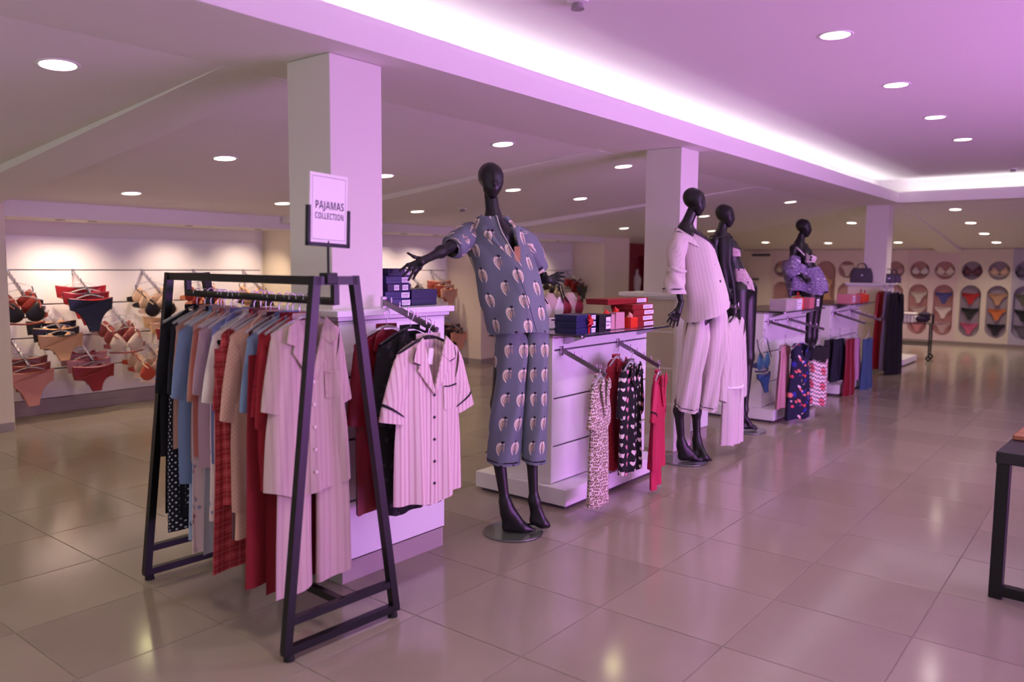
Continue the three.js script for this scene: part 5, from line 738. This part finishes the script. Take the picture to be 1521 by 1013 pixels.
// ================================================================ lingerie on the left slat wall
{
  const G = 'lingerie on the slat wall', mounts = [ // px, py of the mount on the wall, kind, colours, label
    [11, 406, 'bra', 0x15131a, 0x8a2a20, 'black bra set on the slat wall beside the pilaster'], [108, 404, 'panty', 0x1d2440, 0xa3202c, 'navy briefs with red waistband on the slat wall'], [211, 402, 'bra', 0x1a1416, 0xd9b79c, 'black and nude bra on the upper slat'],
    [64, 452, 'set', 0xcfa07c, 0x2a2a36, 'beige lingerie set with dark trim on the slat wall'], [161, 447, 'bra', 0xd8c4b8, 0x9a4a48, 'pale bra with rose trim on the slat wall'], [232, 444, 'panty', 0x8c1f1e, 0xd8b08a, 'dark red briefs with nude edge on the slat wall'],
    [18, 506, 'panty', 0xc98a82, 0x9a5244, 'salmon briefs low on the slat wall beside the pilaster'], [112, 498, 'set', 0x8a1f28, 0xc88c98, 'dark red and pink briefs set low on the slat wall'], [204, 491, 'bra', 0xb5452e, 0xe0c0a4, 'rust coloured bra low on the slat wall'],
    [287, 402, 'bra', 0xc07858, 0x7a1f1c, 'copper bra behind the garment rack'], [361, 401, 'bra', 0x2a1a1c, 0xd7a98a, 'dark bra near the rounded end of the slat boards'], [322, 440, 'panty', 0xa33226, 0x1a1416, 'red briefs behind the garment rack'],
    [600, 402, 'bra', 0xd9c2a8, 0x3a2420, 'nude bra on the middle bay above the navy boxes'], [640, 402, 'set', 0xdba88c, 0x9a4a3a, 'peach lingerie set on the middle bay'], [655, 452, 'set', 0xd89a80, 0x2a1a1c, 'coral lingerie set low on the middle bay'], [806, 400, 'bra', 0xc8b49c, 0x2a2424, 'taupe bra on the last bay'], [840, 402, 'set', 0x2a3428, 0x8a2020, 'dark green lingerie set on the last bay']];
  for (const [px, py, kind, c, t, l] of mounts) {
    const p = onX(px, py, XL), slats = [1.282, 0.977, 0.683, 0.394]; const y = slats.reduce((a, b) => Math.abs(b - p.y) < Math.abs(a - p.y) ? b : a); const z = p.z;
    faceOut(V3(XL - 0.008, y - 0.01, z), 0.34, 0.2, 'sloping chrome arm holding the ' + l.split(' on ')[0].split(' low')[0].split(' behind')[0].split(' near')[0] + ' set'.slice(0, 0), 'sloping arms on the slat wall', 'slat_arm', M.chrome);
    const m1 = satinCloth(c), m2 = satinCloth(t);
    for (let k = 0; k < 3; k++) { // matching pieces on each arm
      const tt = [0.45, 0.98, 0.72][k], g = thing(kind === 'bra' ? 'bra_set' : kind === 'panty' ? 'briefs' : 'lingerie_set', l + [', piece nearest the wall', ', outermost piece', ', middle piece'][k], 'lingerie', [XL + 0.34 * tt, y - 0.02 - 0.2 * tt, z], Math.PI / 2 + [-0.2, 0.15, 0.05][k], G);
      part('clip_hanger', [tube([[-0.13, -0.03, 0], [0, 0, 0], [0.13, -0.03, 0]], 0.005, 10, 5), tube([[0, 0, 0], [0, 0.03, 0], [0.008, 0.04, 0]], 0.003, 6, 5)], M.clear, g);
      const h = new THREE.Group(); h.name = 'garment'; h.position.y = -0.03; h.scale.setScalar(1.12); g.add(h);
      if (kind === 'panty') addPanty(h, 0.36, 0.26, k === 1 ? m1 : m2, k === 1 ? m2 : m1, { side: 0.34 }); else if (kind === 'bra') { addBra(h, 0.3, k === 1 ? m1 : m2, k === 1 ? m2 : m1, { drop: 0.06 }); } else { addPanty(h, 0.34, 0.2, k === 1 ? m1 : m2, k === 1 ? m2 : m1, { side: 0.5 }); const q = new THREE.Group(); q.name = 'bra'; q.position.set(0, 0.02, -0.02); q.scale.setScalar(0.8); h.add(q); addBra(q, 0.3, m1, m2, { drop: 0.05 }); }
    }
  }
}
// burgundy niches: white bust forms
{
  const bust = (z, y, s, c, l) => { const g = thing('torso_form', l, 'torso form', [XL + 0.075, y, z], Math.PI / 2, 'torso forms in the burgundy niches'); g.scale.setScalar(s); part('torso', new THREE.LatheGeometry([[0.001, 0], [0.1, 0], [0.115, 0.08], [0.075, 0.22], [0.11, 0.36], [0.1, 0.42], [0.035, 0.47], [0.03, 0.54], [0.001, 0.55]].map(p => new THREE.Vector2(...p)), 24).scale(1.1, 1, 0.4), std(c, 0.5), g); part('neck_cap', cyl(0.03, 0.033, 0.012, 0, 0.553, 0, 14), M.satin, g); };
  bust(-13.42, 0.62, 1.25, 0xd8cfd2, 'tall white torso form in the long burgundy niche'); bust(-14.16, 1.07, 0.95, 0xd9c4a8, 'cream torso form in the upper oval burgundy niche'); bust(-14.16, 0.46, 0.8, 0x2a3a32, 'dark green torso form in the lower oval burgundy niche');
}
// ================================================================ underwear in the niches of the end wall
{
  const names = ['grey', 'silver', 'tan', 'pink'];
  const cols = { // niche index: [circle colour, strap, three briefs]
    1: [0x6a6472, 0x2a2630, 0x5a5a48, 0x101012, 0x5c5860, 'charcoal', ['olive', 'black', 'grey']], 2: [0xd6b596, 0xd8c8b8, 0xb58a68, 0xc87038, 0x121014, 'tan', ['tan', 'orange', 'black']], 3: [0x6a3a46, 0x6a3038, 0xb02428, 0x1c2420, 0xc05a78, 'plum', ['red', 'dark green', 'pink']],
    4: [0xe6d8c2, 0xe8dccb, 0x4a4a8a, 0xd8c8c0, 0xb89a98, 'ivory', ['blue', 'cream', 'dusty pink']], 5: [0xdcd6d0, 0x8a6a60, 0xc8bcae, 0xc0a8a0, 0xc07a80, 'silver', ['stone', 'beige', 'rose']], 6: [0xc29ca4, 0xa07880, 0, 0, 0, 'dusty pink', []], 8: [0xe0d2c4, 0xd0b8a8, 0, 0, 0, 'cream', []], 11: [0xd8ccb0, 0x3a2a2a, 0, 0, 0, 'straw coloured', []] };
  for (const k of Object.keys(cols)) { const x = nicheX[k], [c, s, a, b, d, nm, lab] = cols[k];
    const g = thing('niche_bra', nm + ' lingerie top displayed in a round niche of the end wall', 'bra', [x, 1.43, ZB - 0.06], 0, 'bras in round niches'); if (+k === 8) addPanty(g, 0.26, 0.22, satinCloth(c), satinCloth(s)); else { addBra(g, 0.29, satinCloth(c), satinCloth(s), { drop: 0.07, depth: 0.3 }); }
    part('wall_pin', new THREE.CylinderGeometry(0.006, 0.006, 0.06, 8).rotateX(Math.PI / 2).translate(0, 0.0, -0.035), M.chrome, g);
    [a, b, d].forEach((col, i) => { if (!col) return; const q = thing('niche_briefs', lab[i] + ' briefs in the pill shaped niche below the ' + nm + ' top', 'briefs', [x, 0.93 - i * 0.27, ZB - 0.075], 0, 'briefs in pill shaped niches'); addPanty(q, 0.275, 0.2, satinCloth(col), satinCloth(col)); part('wall_pin', new THREE.CylinderGeometry(0.005, 0.005, 0.06, 8).rotateX(Math.PI / 2).translate(0, -0.02, -0.02), M.chrome, q); }); }
  const g = thing('torso_form', 'tan torso form wearing a bra in the arched niche', 'torso form', [-4.85, 0.551, ZB - 0.025]); part('torso', new THREE.LatheGeometry([[0.001, 0], [0.13, 0], [0.15, 0.1], [0.1, 0.3], [0.14, 0.5], [0.13, 0.56], [0.04, 0.62], [0.035, 0.68], [0.001, 0.69]].map(p => new THREE.Vector2(...p)), 24).scale(1.05, 1, 0.4), std(0xb98d68, 0.5), g); const h = new THREE.Group(); h.name = 'bra'; h.position.set(0, 0.56, 0.05); g.add(h); addBra(h, 0.24, satinCloth(0xcfae88), satinCloth(0x8a5a50), { drop: 0.06 });
  for (const [x, l] of [[-6.72, 'first curved wire bust hook beside the pale door'], [-6.98, 'second curved wire bust hook beside the pale door']]) { const w = thing('wire_hook', l, 'hook', [x, 0, ZB + 0.02]); part('wire', tube([[0, 0.75, 0.02], [0.02, 1.1, 0.03], [0.0, 1.35, 0.04], [-0.06, 1.43, 0.05], [-0.12, 1.36, 0.06], [-0.12, 1.28, 0.06]], 0.02, 24, 8), std(0xa8825e, 0.5), w); part('foot', cyl(0.06, 0.07, 0.75, 0, 0.375, 0.06, 16), std(0xcbb79a, 0.6), w); }
}
// ================================================================ wire trolley
{
  const g = thing('wire_trolley', 'black wire basket trolley on castors beyond the black dress', 'trolley', [-2.6, 0, -13.02], 0.1);
  const bars = []; for (const y of [0.55, 0.68]) bars.push(bar([-0.28, y, -0.2], [0.28, y, -0.2], 0.01), bar([-0.28, y, 0.2], [0.28, y, 0.2], 0.01), bar([-0.28, y, -0.2], [-0.28, y, 0.2], 0.01), bar([0.28, y, -0.2], [0.28, y, 0.2], 0.01));
  for (let i = 0; i <= 12; i++) { const x = -0.28 + i * 0.56 / 12; bars.push(bar([x, 0.55, 0.2], [x, 0.68, 0.2], 0.005), bar([x, 0.55, -0.2], [x, 0.68, -0.2], 0.005), bar([x, 0.55, -0.2], [x, 0.55, 0.2], 0.005)); }
  for (let i = 0; i <= 9; i++) { const z = -0.2 + i * 0.4 / 9; for (const x of [-0.28, 0.28]) bars.push(bar([x, 0.55, z], [x, 0.68, z], 0.005)); }
  part('basket', bars, M.black, g);
  for (const [x, z] of [[-0.26, -0.18], [0.26, -0.18], [-0.26, 0.18], [0.26, 0.18]]) { const l = part('leg', bar([x, 0.06, z], [x, 0.56, z], 0.022), M.black, g); part('castor', new THREE.TorusGeometry(0.026, 0.014, 8, 18).translate(x, 0.04, z), M.rubber, l); }
  part('crossbar', [bar([-0.26, 0.24, 0.18], [0.26, 0.24, 0.18], 0.018), bar([-0.26, 0.24, -0.18], [0.26, 0.24, -0.18], 0.018)], M.black, g);
  const w = thing('folded_garment', 'white folded garment lying on the wire trolley', 'garment', [-2.68, 0.56, -12.98]); part('fold', [0, 1, 2].map(i => new RoundedBoxGeometry(0.3 - i * 0.01, 0.05, 0.3 - i * 0.01, 3, 0.02).translate(0, 0.026 + i * 0.046, 0)), plain(0xe8dfe0), w);
  const b = thing('dark_garment', 'dark bundle of clothes inside the wire trolley', 'garment', [-2.45, 0.556, -13.02]); part('bundle', [new THREE.SphereGeometry(0.1, 14, 10).scale(1, 0.6, 1.3).translate(0, 0.062, 0), new THREE.SphereGeometry(0.07, 12, 8).scale(1.2, 0.7, 1).translate(0.03, 0.12, 0.04)], plain(0x3a2a44), b);
}
// ================================================================ table in the aisle
{
  const g = thing('display_table', 'black steel display table with a wooden board on top', 'table', [-0.4, 0, -3.7], -0.06), w = 1.1, d = 1.5;
  part('table_top', rbox(0, w, 0.565, 0.615, 0, -d, 0.004), std(0x1a171b, 0.45), g);
  for (const x of [0.028, w - 0.04]) for (const z of [-0.028, -d + 0.035]) part('leg', rbox(x - 0.024, x + 0.024, 0.0, 0.566, z - 0.024, z + 0.024, 0.003), M.black, g);
  for (const z of [-0.028, -d + 0.035]) part('floor_rail', rbox(0.04, w - 0.04, 0.012, 0.056, z - 0.02, z + 0.02, 0.003), M.black, g);
  const wood = canvasTex(256, 256, (x, a) => { x.fillStyle = '#a9714a'; x.fillRect(0, 0, a, a); const r = rng(4); for (let i = 0; i < 120; i++) { x.globalAlpha = 0.12 + r() * 0.2; x.strokeStyle = r() < 0.5 ? '#7c4c2c' : '#c48d60'; x.lineWidth = 1 + r() * 3; const y = r() * a; x.beginPath(); x.moveTo(0, y); x.bezierCurveTo(a / 3, y + r() * 10 - 5, a / 1.5, y + r() * 10 - 5, a, y); x.stroke(); } x.globalAlpha = 1; });
  const b = thing('wooden_board', 'wooden board lying on the black display table', 'board', [-0.4, 0.616, -3.7], -0.06); part('board', rbox(0.01, w - 0.02, 0, 0.02, -0.3, -d + 0.02, 0.003), new THREE.MeshStandardMaterial({ map: wood, roughness: 0.5 }), b); part('edge_band', box(0.006, 0.01, 0.001, 0.018, -0.31, -d + 0.03), std(0x7c4c2c, 0.6), b);
}
scene.traverse(o => { if (o.isMesh) { o.castShadow = true; o.receiveShadow = true; } });
renderer.render(scene, camera);
